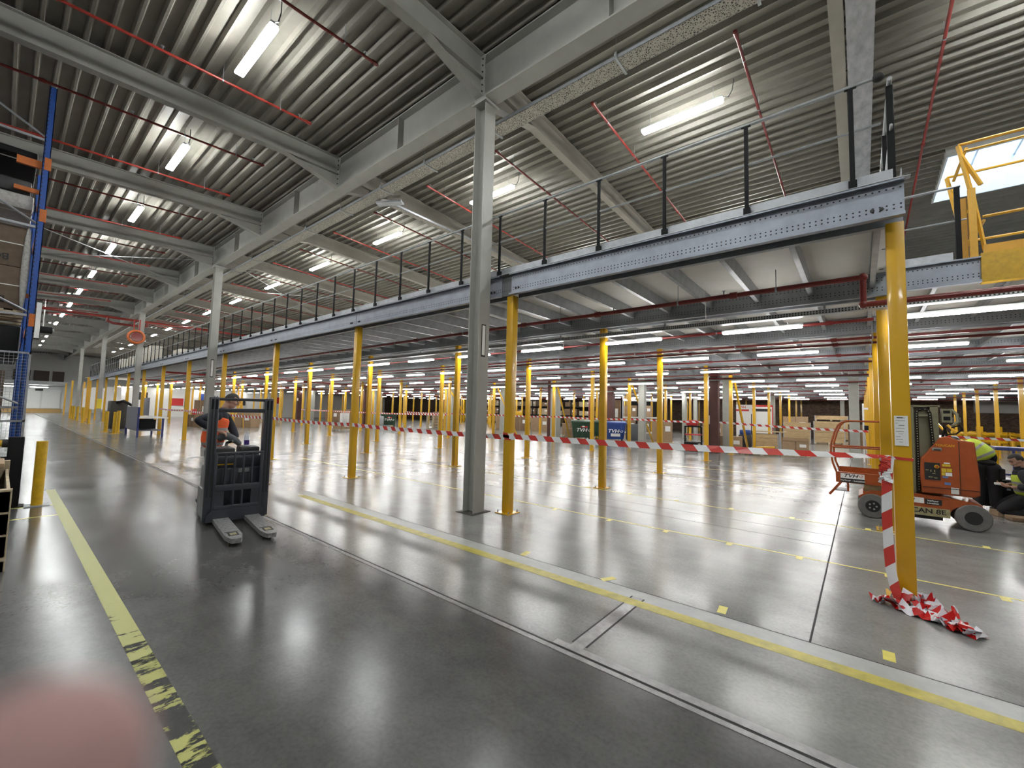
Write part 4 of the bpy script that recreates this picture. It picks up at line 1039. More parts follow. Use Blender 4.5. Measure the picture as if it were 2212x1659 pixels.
# ================================================================== LEFT SIDE: RACKING, BARRIERS, CRATE
M['rack_blue'] = mat('rack_blue_paint', (.018,.075,.32), .4, 0, var=.12, vscale=5)
M['rack_orange'] = mat('rack_orange_beam', (.50,.13,.02), .5, 0, var=.15, vscale=8)
M['card'] = mat('brown_cardboard', (.22,.145,.085), .8, 0, var=.14, vscale=5)
M['card_light'] = mat('light_cardboard', (.34,.235,.14), .8, 0, var=.1, vscale=6)
M['pine'] = mat('pine_boards', (.46,.33,.17), .7, 0, var=.2, vscale=5, stretch=(1,1,6))
M['pine_worn'] = mat('worn_pallet_wood', (.46,.38,.26), .8, 0, var=.28, vscale=12)
M['film'] = mat('stretch_film', (.36,.35,.33), .3, 0, var=.25, vscale=25)
def strip_map(parent, name, boxes, m, mats=None):
    mb = MB()
    for b in boxes: mb.box(*b)
    return mb.build(name, m, parent, world=True)
rx = -11.0
rack = thing('pallet_rack', (rx, -.3, 0), label='tall blue pallet rack with diagonal end bracing at the left edge', cat='rack')
for k, x in enumerate((rx, rx-2.8, rx-5.6)):
    for y, nm in ((.235, 'front'), (-.87, 'rear')):
        mb = MB(); h = 7.25 if k == 0 else 6.6
        mb.box(x-.05, y-.045, 0, x+.05, y-.035, h); mb.box(x-.05, y+.035, 0, x+.05, y+.045, h); mb.box(x+.03, y-.045, 0, x+.05, y-.02, h); mb.box(x+.03, y+.02, 0, x+.05, y+.045, h); mb.box(x-.05, y-.045, 0, x-.04, y+.045, h)
        mb.box(x+.046, y-.02, 0, x+.05, y+.02, h)
        if k == 0 and nm == 'front':
            for i in range(int(h/.075)): mb.box(x+.0505, y-.032, .3+i*.075 if .3+i*.075 < h else h, x+.051, y-.022, .335+i*.075 if .335+i*.075 < h else h, 1)
        mb.build('upright', [M['rack_blue'], M['dark']], rack, world=True)
br = [(.235, 6.30, -.87, 6.95), (.235, 4.73, -.87, 5.40), (.235, 3.18, -.87, 3.78), (.235, 1.6, -.87, 2.2)]
for (ya, za, yb, zb) in br:
    MB().tube([(rx+.02, ya, za), (rx+.02, yb, zb)], .018, 6).build('diagonal_brace', M['galv'], rack, world=True)
    MB().box(rx, ya, za-.06, rx+.04, yb, za-.02, M=None).build('horizontal_brace', M['galv'], rack, world=True)
for z in (3.0, 4.85, 5.78):
    for y in (.245, -.88):
        mb = MB(); mb.box(rx-5.6, y-.025, z, rx-.05, y+.025, z+.13); mb.box(rx-.06, y-.03, z-.05, rx+.056, y+.052, z+.17)
        mb.build('load_beam', M['rack_orange'], rack, world=True)
    MB().box(rx-.10, -.10, z-.02 if z > 5 else z+.45, rx-.04, .19, z+.11 if z > 5 else z+.52).build('pallet_stop', M['rack_orange'], rack, world=True)
mb = MB(); mb.box(rx+.055, .285, 2.74, rx+.065, .355, 3.40, 1); mb.box(rx+.066, .29, 2.76, rx+.068, .35, 3.38, 0); mb.box(rx-.02, .27, 2.9, rx+.06, .30, 2.95, 1); mb.box(rx-.02, .27, 3.2, rx+.06, .30, 3.25, 1)
mb.build('location_sign', [M['paper'], M['ink']], rack, world=True)
# loads
def carton_stack(n, x, y, z, sx, sy, hs, label, film=True, cat='carton'):
    r = thing(n, (x, y, z), label=label, cat=cat, group='cartons on the left rack')
    zz = z
    mb = MB()
    mb.bev(x-sx, y-sy, z, x, y, z+hs, .012)
    mb.build('box', mat('rack_cardboard', (.12,.085,.06), .85, 0, var=.2) if 'rack_cardboard' not in bpy.data.materials else bpy.data.materials['rack_cardboard'], r, world=True)
    t = MB(); t.box(x-.002, y-sy*.62, z, x+.003, y-sy*.60, z+hs); t.box(x-.002, y-sy, z+hs*.55, x+.003, y, z+hs*.57); t.build('strap', M['white'], r, world=True)
    p = MB(); p.box(x, y-sy*.5, z+hs*.70, x+.003, y-sy*.34, z+hs*.76); p.build('label', M['paper'], r, world=True)
    me_t = text_part('lettering', 'BOX', .15, M['ink'], r, (.004, -sy*.36, hs*.22), (PI/2, PI, PI/2))
    q = MB(); q.box(x, y-sy*.98, z+hs*.25, x+.002, y-sy*.70, z+hs*.6); q.build('dark_print', M['ink'], r, world=True)
    return r
carton_stack('carton', rx-.03, .10, 3.22, 1.0, .9, .72, 'large strapped brown carton on the middle rack level, lower of two')
carton_stack('carton', rx-.03, .10, 3.945, 1.0, .9, .70, 'large strapped brown carton on the middle rack level, upper of two')
carton_stack('carton', rx-.12, .02, .18, 1.0, .85, 2.0, 'tall brown carton standing behind the wire mesh guard')
mb = MB(); mb.sphere((rx-.02, .12, 3.95), (.03, .05, .72), u=10, v=12); o = mb.build('stretch_film', M['film']); tag(o, 'torn white stretch film clinging to the strapped cartons', 'film')
def pallet(x0, y0, z, sx=1.2, sy=.8, label='', m=None, grp='wooden pallets', yaw=0):
    m = m or M['pine_worn']
    r = thing('pallet', (x0, y0, z), yaw, label=label, cat='pallet', group=grp)
    mb = MB()
    for k in range(5): mb.box(-sx/2, -sy/2 + k*(sy-.12)/4, .115, sx/2, -sy/2 + k*(sy-.12)/4 + .12, .137)
    mb.build('deck_boards', m, r)
    mb = MB()
    for x in (-sx/2, -.07, sx/2-.14):
        mb.box(x, -sy/2, .093, x+.14, sy/2, .115); mb.box(x, -sy/2, 0, x+.14, sy/2, .02)
        for y in (-sy/2, -.05, sy/2-.1): mb.box(x, y, .02, x+.14, y+.1, .093)
    mb.build('blocks', m, r)
    return r
pallet(rx-.65, -.35, 3.08, 1.2, 1.0, 'wooden pallet under the strapped cartons on the rack', grp='pallets on the left rack')
def load(n, x0, y0, z0, x1, y1, z1, m, label):
    r = thing(n, ((x0+x1)/2, (y0+y1)/2, z0), label=label, cat='load')
    MB().bev(x0, y0, z0, x1, y1, z1, .03).build('bundle', m, r, world=True)
    MB().box(x1-.25, y0-.01, z0-.001, x1-.2, y1+.005, z1+.006).build('strap', M['white'], r, world=True)
    return r
load('dark_bundle', rx-2.6, -.85, 5.93, rx-.15, .14, 6.05, M['black'], 'flat dark bundle on the top rack level')
load('wrapped_bundle', rx-2.4, -.80, 4.99, rx-.12, .14, 5.25, M['film'], 'pale film wrapped bundle on the second rack level from the top')
load('timber_bundle', rx-2.4, -.80, 5.26, rx-.12, .10, 5.50, M['dark'], 'dark bundle lying on the pale wrapped bundle')
load('dark_bundle', rx-2.5, -.85, 2.40, rx-.1, .14, 2.95, M['black'], 'dark bundle below the orange beam just above the mesh guard')
# mesh guard
g = thing('mesh_guard', (rx+.10, 0, 0), label='pale wire mesh guard panel fixed to the end of the blue rack', cat='guard panel')
mb = MB(); gx = rx+.10
mb.box(gx-.012, .255, .1, gx+.012, .285, 2.50); mb.box(gx-.012, -.9, 2.47, gx+.012, .285, 2.50); mb.box(gx-.012, -.9, 1.32, gx+.012, .285, 1.35); mb.box(gx-.012, -.9, .1, gx+.012, .285, .13)
mb.build('frame', M['galv'], g, world=True)
mb = MB()
for k in range(23): mb.box(gx-.002, .24-.05*k-.0022, .1, gx+.002, .24-.05*k+.0022, 2.48)
for k in range(48): mb.box(gx-.002, -.9, .12+.05*k-.0022, gx+.002, .27, .12+.05*k+.0022)
mb.build('wire_mesh', M['galv'], g, world=True)
# impact barrier and bollard
b = thing('impact_barrier', (-10.38, .22, 0), label='yellow double rail impact barrier ending in a square black post', cat='barrier')
MB().bev(-10.46, .12, 0, -10.30, .29, 1.10, .012).build('post', M['black'], b, world=True)
MB().box(-10.52, .06, 0, -10.24, .35, .012).build('base_plate', M['black'], b, world=True)
for z in (1.0, .73):
    MB().tube([(-10.38, .10, z), (-10.38, -3.2, z)], .052, 12).build('rail', M['yellow_deep'], b, world=True)
    MB().cyl((-10.38, .12, z), (-10.38, .06, z), .064, 14).build('collar', M['rubber'], b, world=True)
b = thing('bollard', (-10.27, .50, 0), label='yellow round bollard with scuffed foot beside the black barrier post', cat='bollard')
MB().cyl((-10.27, .48, .012), (-10.27, .48, 1.03), .066, 24).build('tube', M['yellow_deep'], b, world=True)
MB().box(-10.42, .34, 0, -10.12, .62, .012).build('base_plate', M['galv_dark'], b, world=True)
# open wooden box with a dark grid, cut by the left edge
c = thing('wooden_crate', (-7.3, -.3, 0), label='open wooden crate holding a dark gridded tray, cut by the left edge', cat='crate')
x0, x1, y0, y1 = -8.75, -6.55, -1.0, .125
mb = MB()
for z in (.14, .36, .58): mb.box(x0, y1-.025, z, x1, y1, z+.20)
mb.build('side_boards', M['pine_worn'], c, world=True)
mb = MB()
for z in (.14, .36, .58): mb.box(x0, y0, z, x0+.025, y1, z+.20); mb.box(x1-.025, y0, z, x1, y1, z+.20)
mb.build('end_boards', M['pine_worn'], c, world=True)
mb = MB(); mb.box(x0, y1-.07, .10, x0+.09, y1+.012, .89); mb.box(x1-.09, y1-.07, .0, x1, y1+.012, .80); mb.box(x0, y1-.09, .0, x1, y1, .10); mb.box(x0, y0, 0, x1, y0+.09, .1)
mb.build('corner_posts', M['pine_worn'], c, world=True)
t = thing('gridded_tray', (-7.6, -.4, .60), label='dark plastic tray with pale grid lines lying in the wooden crate', cat='tray')
mb = MB(); mb.box(x0+.10, y0+.10, .11, x1-.10, y1-.10, .80); mb.build('tray', M['dark'], t, world=True)
mb = MB()
for k in range(16): mb.box(x0+.11+.13*k, y0+.10, .80, x0+.115+.13*k, y1-.10, .805)
for k in range(9): mb.box(x0+.10, y0+.11+.11*k, .80, x1-.10, y0+.115+.11*k, .805)
mb.build('grid_lines', M['galv'], t, world=True)
tag(MB().bev(x0+.02, y0+.1, .86, x0+.75, y1-.04, .92, .01).build('cardboard_sheet', M['card_light']), 'brown cardboard sheet lying on the far end of the crate', 'cardboard')
# ================================================================== THINGS IN THE HALL
M['bin_green'] = mat('dark_green_bin_plastic', (.018,.055,.028), .45, 0, var=.1, vscale=5)
M['bin_blue'] = mat('blue_bin_plastic', (.02,.065,.28), .45, 0, var=.1, vscale=5)
M['brown'] = mat('oxide_brown_steel', (.085,.028,.022), .6, 0, var=.12, vscale=4)
M['conc'] = mat('pale_concrete', (.40,.41,.37), .7, 0, var=.08, vscale=4)
M['gate_yellow'] = mat('orange_yellow_steel', (.66,.36,.03), .45, 0, var=.08)
def bin_(x, y, rz, m, label, text=True, plate=False):
    r = thing('waste_container', (x, y, 0), rz, label=label, cat='waste container', group='wheeled waste containers')
    mb = MB()
    a, b, c, d = .56, .40, .66, .50
    vs = [(-a,-b,.18),(a,-b,.18),(a,b,.18),(-a,b,.18),(-c,-d,1.10),(c,-d,1.10),(c,d,1.10),(-c,d,1.10)]
    mb.add(vs, [(0,3,2,1),(4,5,6,7),(0,1,5,4),(1,2,6,5),(2,3,7,6),(3,0,4,7)])
    mb.box(-.69, -.53, 1.08, .69, .53, 1.14)
    for x2 in (-.42, 0, .42): mb.box(x2-.02, -.53, .25, x2+.02, -.42, 1.1)
    mb.build('body', m, r)
    l = MB(); l.prism([(-.54, 1.14), (-.5, 1.20), (.3, 1.27), (.55, 1.22), (.56, 1.14)], 'x', -.70, .70); l.build('lid', m, r)
    for x2 in (-.48, .48):
        for y2 in (-.32, .32):
            w = MB(); w.cyl((x2-.025, y2, .09), (x2+.025, y2, .09), .09, 14); w.box(x2-.03, y2-.02, .1, x2+.03, y2+.02, .2); w.build('castor', M['rubber'], r)
    if text:
        text_part('lettering', 'TVH', .30, M['text_white'], r, (-.08, -.555, .66), (PI/2-.1, 0, 0), shear=.25, sx=1.15)
        e = MB(); e.tube([(.30, -.56, .70), (.36, -.555, .62), (.46, -.555, .60), (.50, -.56, .68), (.42, -.565, .72)], .02, 6); e.build('emblem', M['text_white'], r)
        if plate:
            q = MB(); q.box(-.22, -.535, .34, .34, -.51, .52); q.build('sticker', M['paper'], r)
        else:
            q = MB(); q.box(-.12, -.575, .83, .30, -.545, .91); q.build('sticker', M['text_red'], r); q = MB(); q.box(-.02, -.58, .85, .12, -.55, .93); q.build('sticker', M['text_white'], r)
    return r
def facing(x, y): return math.atan2(x, y)*-1
bin_(-13.75, 23.75, .60, M['bin_green'], 'dark green waste container with white lettering left of the blue one')
bin_(-14.3, 26.2, .60, M['bin_green'], 'dark green waste container mostly hidden behind two yellow posts beside the blue one', False)
bin_(-11.95, 24.6, .50, M['bin_blue'], 'blue waste container with white lettering and a white sticker', plate=True)
bin_(-34.0, 23.2, .9, M['bin_green'], 'dark green waste container standing alone beyond the third yellow post of the front row')
grey = thing('waste_container', (-11.0, 25.5, 0), .5, label='grey waste container tucked behind the blue one', cat='waste container', group='wheeled waste containers')
MB().bev(-.5, -.5, .1, .5, .5, 1.12, .04).build('body', mat('grey_bin_plastic', (.10,.11,.12), .5), grey)
# brown + concrete column groups with a braced yellow post
def brown_col(x, y, label, w=.28): return tag(MB().box(x-w/2, y-w/2, 0, x+w/2, y+w/2, 4.0).build('brown_column', M['brown']), label, 'column', 'oxide brown steel columns')
def conc_col(x, y, label, w=.34):
    r = thing('concrete_column', (x, y, 0), label=label, cat='column', group='pale concrete columns')
    MB().bev(x-w/2, y-w/2, 0, x+w/2, y+w/2, 4.0, .02).build('shaft', M['conc'], r, world=True)
    b = MB(); b.box(x-w/2-.02, y-w/2-.02, 0, x+w/2+.02, y+w/2+.02, .12); b.build('plinth', M['conc'], r, world=True); return r
def diag(x0, y0, z0, x1, y1, z1, label): return tag(MB().tube([(x0, y0, z0), (x1, y1, z1)], .055, 4, smooth=False).build('diagonal_brace', M['yellow']), label, 'brace', 'yellow diagonal braces')
brown_col(-5.30, 21.45, 'oxide brown steel column to the left of the concrete column behind the white table', .36)
conc_col(-4.98, 22.4, 'pale concrete column squeezed between a brown column and a braced yellow post')
diag(-4.50, 21.75, 3.3, -4.45, 24.3, .05, 'yellow diagonal brace leaning against the post beside the brown column')
brown_col(-16.45, 24.1, 'slim oxide brown column left of the braced post in the middle of the hall', .30)
conc_col(-15.9, 23.9, 'pale concrete column in the middle of the hall left of the green waste container', .5)
diag(-14.50, 22.0, 3.3, -14.95, 24.2, .05, 'yellow diagonal brace in front of the green waste container')
diag(-9.55, 21.8, 3.3, -9.45, 24.6, .05, 'yellow diagonal brace right of the blue waste container')
conc_col(-9.22, 22.4, 'pale concrete column right behind the blue waste container', .34)
conc_col(-.22, 24.5, 'pale concrete column seen through the lift basket', .36)
conc_col(-24.6, 22.4, 'pale concrete column left of the tall grey steel column', .6); diag(-24.2, 21.8, 3.3, -22.6, 23.0, .05, 'yellow diagonal brace left of the tall grey steel column')
conc_col(-36.2, 23.2, 'pale concrete column behind the lone green waste container', .7)
conc_col(-20.0, 23.4, 'pale concrete column partly behind the tall grey steel column', .5); diag(-19.3, 21.8, 3.3, -18.6, 23.2, .05, 'yellow diagonal brace just right of the tall grey steel column')
brown_col(-48.2, 21.2, 'oxide brown column with a small white notice at the far left of the hall', .7)
tag(MB().box(-48.0, 20.83, 2.3, -47.7, 20.852, 2.6).build('notice', M['paper']), 'small white notice on the far left brown column', 'notice')
conc_col(-46.3, 21.5, 'pale concrete column beside the far left brown column', .7)
brown_col(-37, 22.5, 'oxide brown column left of the front row post nearest the stacker', .5)
brown_col(-15.6, 31.5, 'oxide brown column far back above the brown cartons', .5)
for i, (x, y) in enumerate(((-10.6, 34), (-5.3, 38.5), (-11.5, 40), (-1.2, 46))):
    conc_col(x, y, '%s slim pale concrete column close to the brick wall' % ORD[i+1], .3)
# cartons, crates and pallets
def carton(x, y, z, sx, sy, sz, rz, m, label, flaps=False, grp='cardboard cartons in the hall'):
    r = thing('carton', (x, y, z), rz, label=label, cat='carton', group=grp)
    MB().bev(-sx/2, -sy/2, 0, sx/2, sy/2, sz, .008, seg=1).build('box', m, r)
    MB().box(-.03, -sy/2-.003, sz*.0+.01, .03, -sy/2, sz-.01).build('packing_tape', M['card_light'] if m is M['card'] else M['card'], r)
    MB().box(sx*.15, -sy/2-.003, sz*.5, sx*.4, -sy/2, sz*.75).build('label', M['paper'], r)
    if flaps:
        f = MB(); f.box(-sx/2, -sy/2-.02, sz, sx/2, -sy/2, sz+.12); f.box(-sx/2, sy/2, sz, sx/2, sy/2+.02, sz+.12); f.box(-sx/2-.02, -sy/2, sz, -sx/2, sy/2, sz+.1); f.build('flaps', m, r)
    return r
def crate(x, y, z, sx, sy, sz, rz, label, n=4, m=None):
    r = thing('wooden_box', (x, y, z), rz, label=label, cat='wooden box', group='pine boxes by the brick wall'); m = m or M['pine']
    h = (sz-.12)/n
    for k in range(n):
        mb = MB(); mb.box(-sx/2, -sy/2, .12+k*h, sx/2, sy/2, .12+(k+1)*h-.012); mb.build('board_ring', m, r)
    for s in (-1, 1): MB().box(s*sx/2-.05*(s > 0), -sy/2-.02, .0, s*sx/2+.05*(s < 0), -sy/2, sz).build('corner_batten', M['galv'], r)
    mb = MB()
    for x2 in (-sx/2, -.07, sx/2-.14): mb.box(x2, -sy/2, 0, x2+.14, sy/2, .115)
    mb.build('skids', M['pine_worn'], r)
    return r
crate(-3.62, 37.0, 0, 1.65, 1.1, 1.45, .12, 'pine box with grey corner battens, left of two by the brick wall')
crate(-1.75, 37.2, 0, 1.75, 1.1, 1.5, .08, 'pine box with grey corner battens, right of two by the brick wall')
carton(-6.0, 37.0, 0, 1.5, 1.1, 1.5, .1, M['card'], 'large brown carton left of the pine boxes')
carton(.05, 38.4, 0, 1.5, 1.1, 1.4, .05, M['card'], 'dark brown carton right of the pine boxes, seen through the lift basket')
carton(-4.4, 44.2, 0, 1.8, 1.2, 1.9, .1, M['card_light'], 'pale cartons block behind the right pine box')
crate(-1.8, 44, 0, 2.6, 1.2, 1.55, .05, 'tall pile of pine frames against the brick wall', 8)
crate(-1.9, 43.9, 1.58, 2.2, 1.0, .45, .05, 'pale pine box lying on the tall pile of frames', 1)
crate(-6.9, 40, 0, 2.2, 1.2, 1.9, .1, 'pile of pine frames behind the white notice boards', 7)
carton(-8.3, 33, 0, 1.3, 1.0, 1.2, .2, M['card_light'], 'pale carton low between the brown column and the notice boards')
# tall cardboard sheet pack right of the blue container
carton(-9.15, 25.2, .14, 1.15, .4, 1.25, .35, M['card_light'], 'upright pale carton with red print right of the blue waste container')
pallet(-9.1, 25.2, 0, 1.2, .9, 'pallet under the upright pale carton', yaw=.35)
carton(-15.2, 25.0, 0, 1.0, .8, .65, .6, M['card_light'], 'open pale carton directly left of the green waste container')
carton(-16.3, 26.5, .14, 1.2, .9, .8, .6, M['card_light'], 'pale carton stack behind the diagonal brace'); carton(-16.3, 26.6, .95, .9, .7, .45, .6, M['card'], 'small brown carton on the pale stack behind the diagonal brace')
pallet(-16.3, 26.5, 0, 1.2, .9, 'pallet under the pale carton stack behind the diagonal brace', yaw=.6)
# shelving with cartons behind
def shelf_unit(x, y, w, d, zs, label, h):
    r = thing('shelf_unit', (x, y, 0), .35, label=label, cat='shelf')
    for sx in (-w/2, w/2):
        for sy in (-d/2, d/2): MB().box(sx-.03, sy-.03, 0, sx+.03, sy+.03, h).build('upright', M['galv'], r)
    for z in zs: MB().box(-w/2, -d/2, z, w/2, d/2, z+.10).build('shelf', M['white'], r)
    return r
shelf_unit(-13.1, 31.5, 2.6, 1.0, (.3, 1.45, 2.75), 'shelf unit with white shelves behind the blue waste container', 3.2)
for i, (x, z, m) in enumerate(((-13.8, .41, 'card'), (-12.8, .41, 'card'), (-13.7, 1.56, 'card'), (-12.7, 1.56, 'card_light'))):
    carton(x, 31.3 + (x+13.1)*.36, z, .9, .8, .85, .35, M[m], '%s carton on the shelf unit behind the blue waste container' % ORD[i+1])
carton(-16.7, 33.5, 0, 1.8, 1.2, 2.9, .4, M['card'], 'tall brown carton tower behind the green waste container')
# pallets with yellow safety parts
def yellow_parts_pallet(x, y, rz, label):
    r = thing('pallet', (x, y, 0), rz, label=label, cat='pallet', group='wooden pallets')
    mb = MB()
    for k in range(6): mb.box(-.85, -.5+k*.18, .11, .85, -.5+k*.18+.13, .135)
    mb.build('deck_boards', M['pine_worn'], r)
    mb = MB()
    for x2 in (-.85, -.07, .71): mb.box(x2, -.5, 0, x2+.14, .53, .11)
    mb.build('blocks', M['pine_worn'], r); return r
yellow_parts_pallet(-3.55, 22.55, .15, 'low wooden pallet carrying yellow tubes in front of the white table')
for k in range(5):
    q = MB(); q.tube([(-4.2 + .02*k, 22.25+.14*k, .20), (-2.9 - .05*k, 22.5+.14*k, .20)], .06, 12)
    tag(q.build('yellow_tube', M['yellow']), '%s yellow tube from the front on the low pallet before the white table' % ORD[k+1], 'tube', 'yellow tubes on the low pallet')
tag(MB().tube([(-3.8, 22.4, .32), (-3.1, 22.9, .34)], .06, 12).build('yellow_tube', M['yellow']), 'yellow tube lying on top of the others on the low pallet', 'tube', 'yellow tubes on the low pallet')
pallet(-2.35, 23.5, 0, 1.1, .8, 'low wooden pallet under the open carton with yellow protectors', yaw=.1)
carton(-2.35, 23.5, .14, 1.0, .75, .55, .1, M['card_light'], 'open brown carton with a white label and yellow protectors on a pallet', True)
for i, (x, y) in enumerate(((-2.75, 23.3), (-2.6, 23.6), (-1.98, 23.4))):
    tag(MB().sphere((x, y, .74), (.09, .09, .06)).build('yellow_protector', M['yellow']), '%s yellow plastic protector from the left sticking out of the open carton' % ORD[i+1], 'protector', 'yellow protectors in the open carton')
# white table
r = thing('work_table', (-4.2, 27.85, 0), .1, label='pale topped work table behind the pallet of yellow tubes', cat='table')
MB().box(-1.0, -.45, .92, 1.0, .45, .96).build('table_top', M['pine'], r)
for x in (-.7, .7):
    for y in (-.35, .35): MB().box(x-.04, y-.04, 0, x+.04, y+.04, .92).build('leg', M['galv'], r)
crate(-4.2, 27.9, 0, 1.25, .7, .82, .1, 'pine box standing under the pale topped work table', 3)
carton(-5.05, 22.95, .02, 1.2, .5, .75, .2, M['card_light'], 'open brown carton leaning beside the braced post by the white table')
# notice boards
for i, (x, y, w, h, lab) in enumerate(((-6.35, 33.5, 1.0, 2.6, 'white notice board with red header, left of two behind the posts'), (-5.35, 34.0, 1.35, 2.6, 'white notice board with red frame, right of two behind the posts'))):
    r = thing('notice_board', (x, y, 0), .15, label=lab, cat='notice board')
    MB().box(-w/2, -.03, .3, w/2, .03, h).build('panel', M['white'], r)
    MB().box(-w/2, -.036, h-.45 if i == 0 else h-.12, w/2 - (.2 if i == 0 else 0), -.031, h-.32 if i == 0 else h).build('header', M['text_red'], r)
    if i == 0: text_part('lettering', 'TVH', .22, M['text_red'], r, (-.1, -.04, h-.18), (PI/2, 0, 0))
    else:
        MB().box(-w/2, -.036, .3, -w/2+.06, -.031, h).build('frame', M['text_red'], r); MB().box(w/2-.06, -.036, .3, w/2, -.031, h).build('frame', M['text_red'], r); MB().box(-w/2+.1, -.037, h-.45, w/2-.1, -.031, h-.25).build('header', M['ink'], r)
    for s in (-1, 1): MB().box(s*w*.4-.03, -.2, 0, s*w*.4+.03, .2, .3).build('foot', M['galv'], r)
# trolley, chairs-like dark clutter, navy roll, hose
r = thing('tool_trolley', (-6.55, 22.4, 0), .2, label='red and black tool trolley left of the navy roll beside the brown column', cat='trolley')
for z in (.35, .75, 1.15): MB().box(-.4, -.25, z, .4, .25, z+.06).build('shelf', M['black'] if z != .75 else M['text_red'], r)
for x in (-.38, .38):
    for y in (-.23, .23): MB().box(x-.02, y-.02, .1, x+.02, y+.02, 1.2).build('upright', M['black'], r)
for x in (-.35, .35): MB().cyl((x, -.2, .06), (x, -.15, .06), .06, 12).build('castor', M['rubber'], r)
tag(MB().bev(-6.85, 22.2, 1.22, -6.35, 22.6, 1.5, .05).build('red_tool_case', M['text_red']), 'red tool case on top of the black tool trolley', 'case')
tag(MB().bev(-6.8, 21.7, .0, -6.2, 22.0, .42, .03).build('black_tub', M['black']), 'black plastic tub on the floor before the tool trolley', 'tub')
tag(MB().cyl((-5.75, 22.0, 0), (-5.75, 22.0, 2.9), .12, 16).build('navy_roll', mat('navy_foil_roll', (.012,.02,.07), .35)), 'tall navy roll standing upright beside the brown column', 'roll')
tag(MB().bev(-5.62, 21.3, 1.35, -5.45, 21.4, 1.75, .04).build('wall_dispenser', M['white']), 'white oval dispenser fixed to the left side of the brown column', 'dispenser')
tag(MB().tube([(-6.5 + math.cos(a)*(.75+.02*math.sin(3*a)), 22.2 + math.sin(a)*.55 - .2, .04 + .03*(a/12)) for a in [k*.35 for k in range(40)]], .03, 6).build('hose_coil', M['galv_dark']), 'coil of grey hose lying on the floor left of the tool trolley', 'hose')
r = thing('cleaning_trolley', (-4.75, 25.3, 0), .1, label='dark trolley with a blue tub right of the braced post', cat='trolley')
MB().bev(-.3, -.3, .15, .3, .3, .8, .05).build('body', M['dark'], r); MB().bev(-.25, -.25, .8, .25, .25, 1.05, .04).build('tub', M['bin_blue'], r); MB().tube([(.28, 0, .8), (.3, 0, 1.9)], .02, 8).build('handle', M['black'], r)
for x in (-.22, .22): MB().cyl((x, -.25, .08), (x, -.2, .08), .08, 12).build('castor', M['rubber'], r)
r = thing('broom_stand', (.35, 22.3, 0), label='pale stand with brooms and a black tray beside the concrete column behind the lift basket', cat='stand')
for k, x in enumerate((.12, .24, .36)): MB().tube([(x, 22.6, 1.2), (x+.14*k+.05, 22.2, .02)], .014, 6).build('broom_handle', M['galv_dark'], r, world=True)
MB().bev(.10, 22.3, 1.3, .5, 22.7, 1.5, .02, M=None).build('tray', M['black'], r, world=True); MB().box(.05, 22.6, 0, .11, 22.66, 2.4).build('pole', M['white'], r, world=True); MB().box(.05, 22.5, 2.15, .5, 22.7, 2.22).build('crossbar', M['white'], r, world=True)
# pallet stacks and crates deep in the middle of the hall
def pallet_pile(x, y, n, rz, label):
    for k in range(n): pallet(x, y, .145*k, 1.2, .8, '%s pallet from the floor in the %s' % (ORD[k+1], label), yaw=rz)
pallet_pile(-31.0, 26.0, 9, .8, 'left of two tall distant stacks')
pallet_pile(-29.0, 26.6, 13, .8, 'right of two tall distant stacks')
pallet(-29.4, 16.1, 0, 1.3, 1.0, 'lone pallet with brown boxes behind the barrier tape right of the stacker', yaw=1.0)
carton(-29.4, 16.1, .14, 1.2, .9, .32, 1.0, M['card_light'], 'flat brown box on the lone pallet behind the barrier tape')
for i, (x, y, sx, h) in enumerate(((-38.5, 24.0, 1.4, 1.3), (-41, 23.4, 1.3, 1.5), (-44, 23.0, 1.3, 1.4), (-26.5, 31.0, 1.6, 1.4), (-24.5, 30.8, 1.6, 1.3), (-22.5, 31.2, 1.4, 1.2), (-34.5, 30, 1.5, 1.5))):
    carton(x, y, 0, sx, 1.1, h, .8, M['card_light'] if i % 2 else M['card'], '%s of the cartons standing deep in the hall, counted from the left' % ORD[i+1])
r = thing('yellow_crate_stack', (-27.8, 34.6, 0), .6, label='stack of yellow plastic crates right of the corner of the tall grey column', cat='crates')
for k in range(4): MB().bev(-.5, -.4, k*.45, .5, .4, k*.45+.43, .04).build('crate', M['yellow'], r)
for i, (x, y) in enumerate(((-42.5, 14.6), (-39.8, 15.2), (-45, 15.6))):
    pallet_pile(x, y, 4, .9, '%s low pallet stack behind the stacker window' % ORD[i+1])
tag(MB().bev(-33.6, 21.5, 0, -33.0, 22.0, 1.0, .05).build('grey_drum', M['galv_dark']), 'grey bin beside the left tall pallet stack', 'bin')
tag(MB().bev(-36.3, 19.6, 0, -35.7, 20.2, 1.2, .04).build('white_water_tank', M['white']), 'white container with blue foot left of the lone green waste container', 'container')
# dark goods in front of the far end of the hall (racks in shade at the back left)
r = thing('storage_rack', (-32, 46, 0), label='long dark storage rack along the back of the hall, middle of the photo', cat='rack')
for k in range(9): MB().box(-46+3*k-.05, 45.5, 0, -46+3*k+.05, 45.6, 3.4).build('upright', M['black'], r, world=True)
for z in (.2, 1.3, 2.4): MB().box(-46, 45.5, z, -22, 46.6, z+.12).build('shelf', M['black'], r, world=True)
r2 = random.Random(3); k = 0
for z in (.33, 1.43, 2.53):
    for i in range(11):
        x = -45 + 2.1*i
        k += 1
        carton(x, 46.14, z, 1.3 + r2.random()*.5, .78, .5 + r2.random()*.35, 0, M['card'] if r2.random() < .7 else M['pine_worn'], 'carton on the %s shelf of the long back rack, %s from the left' % (('bottom', 'middle', 'top')[int(z)], ORD[i+1]))
tag(MB().box(-46, 47.65, 0, -18, 47.75, 4).build('dark_curtain', mat('black_curtain', (.012,.012,.014), .8)), 'black curtain wall behind the long back rack', 'curtain')
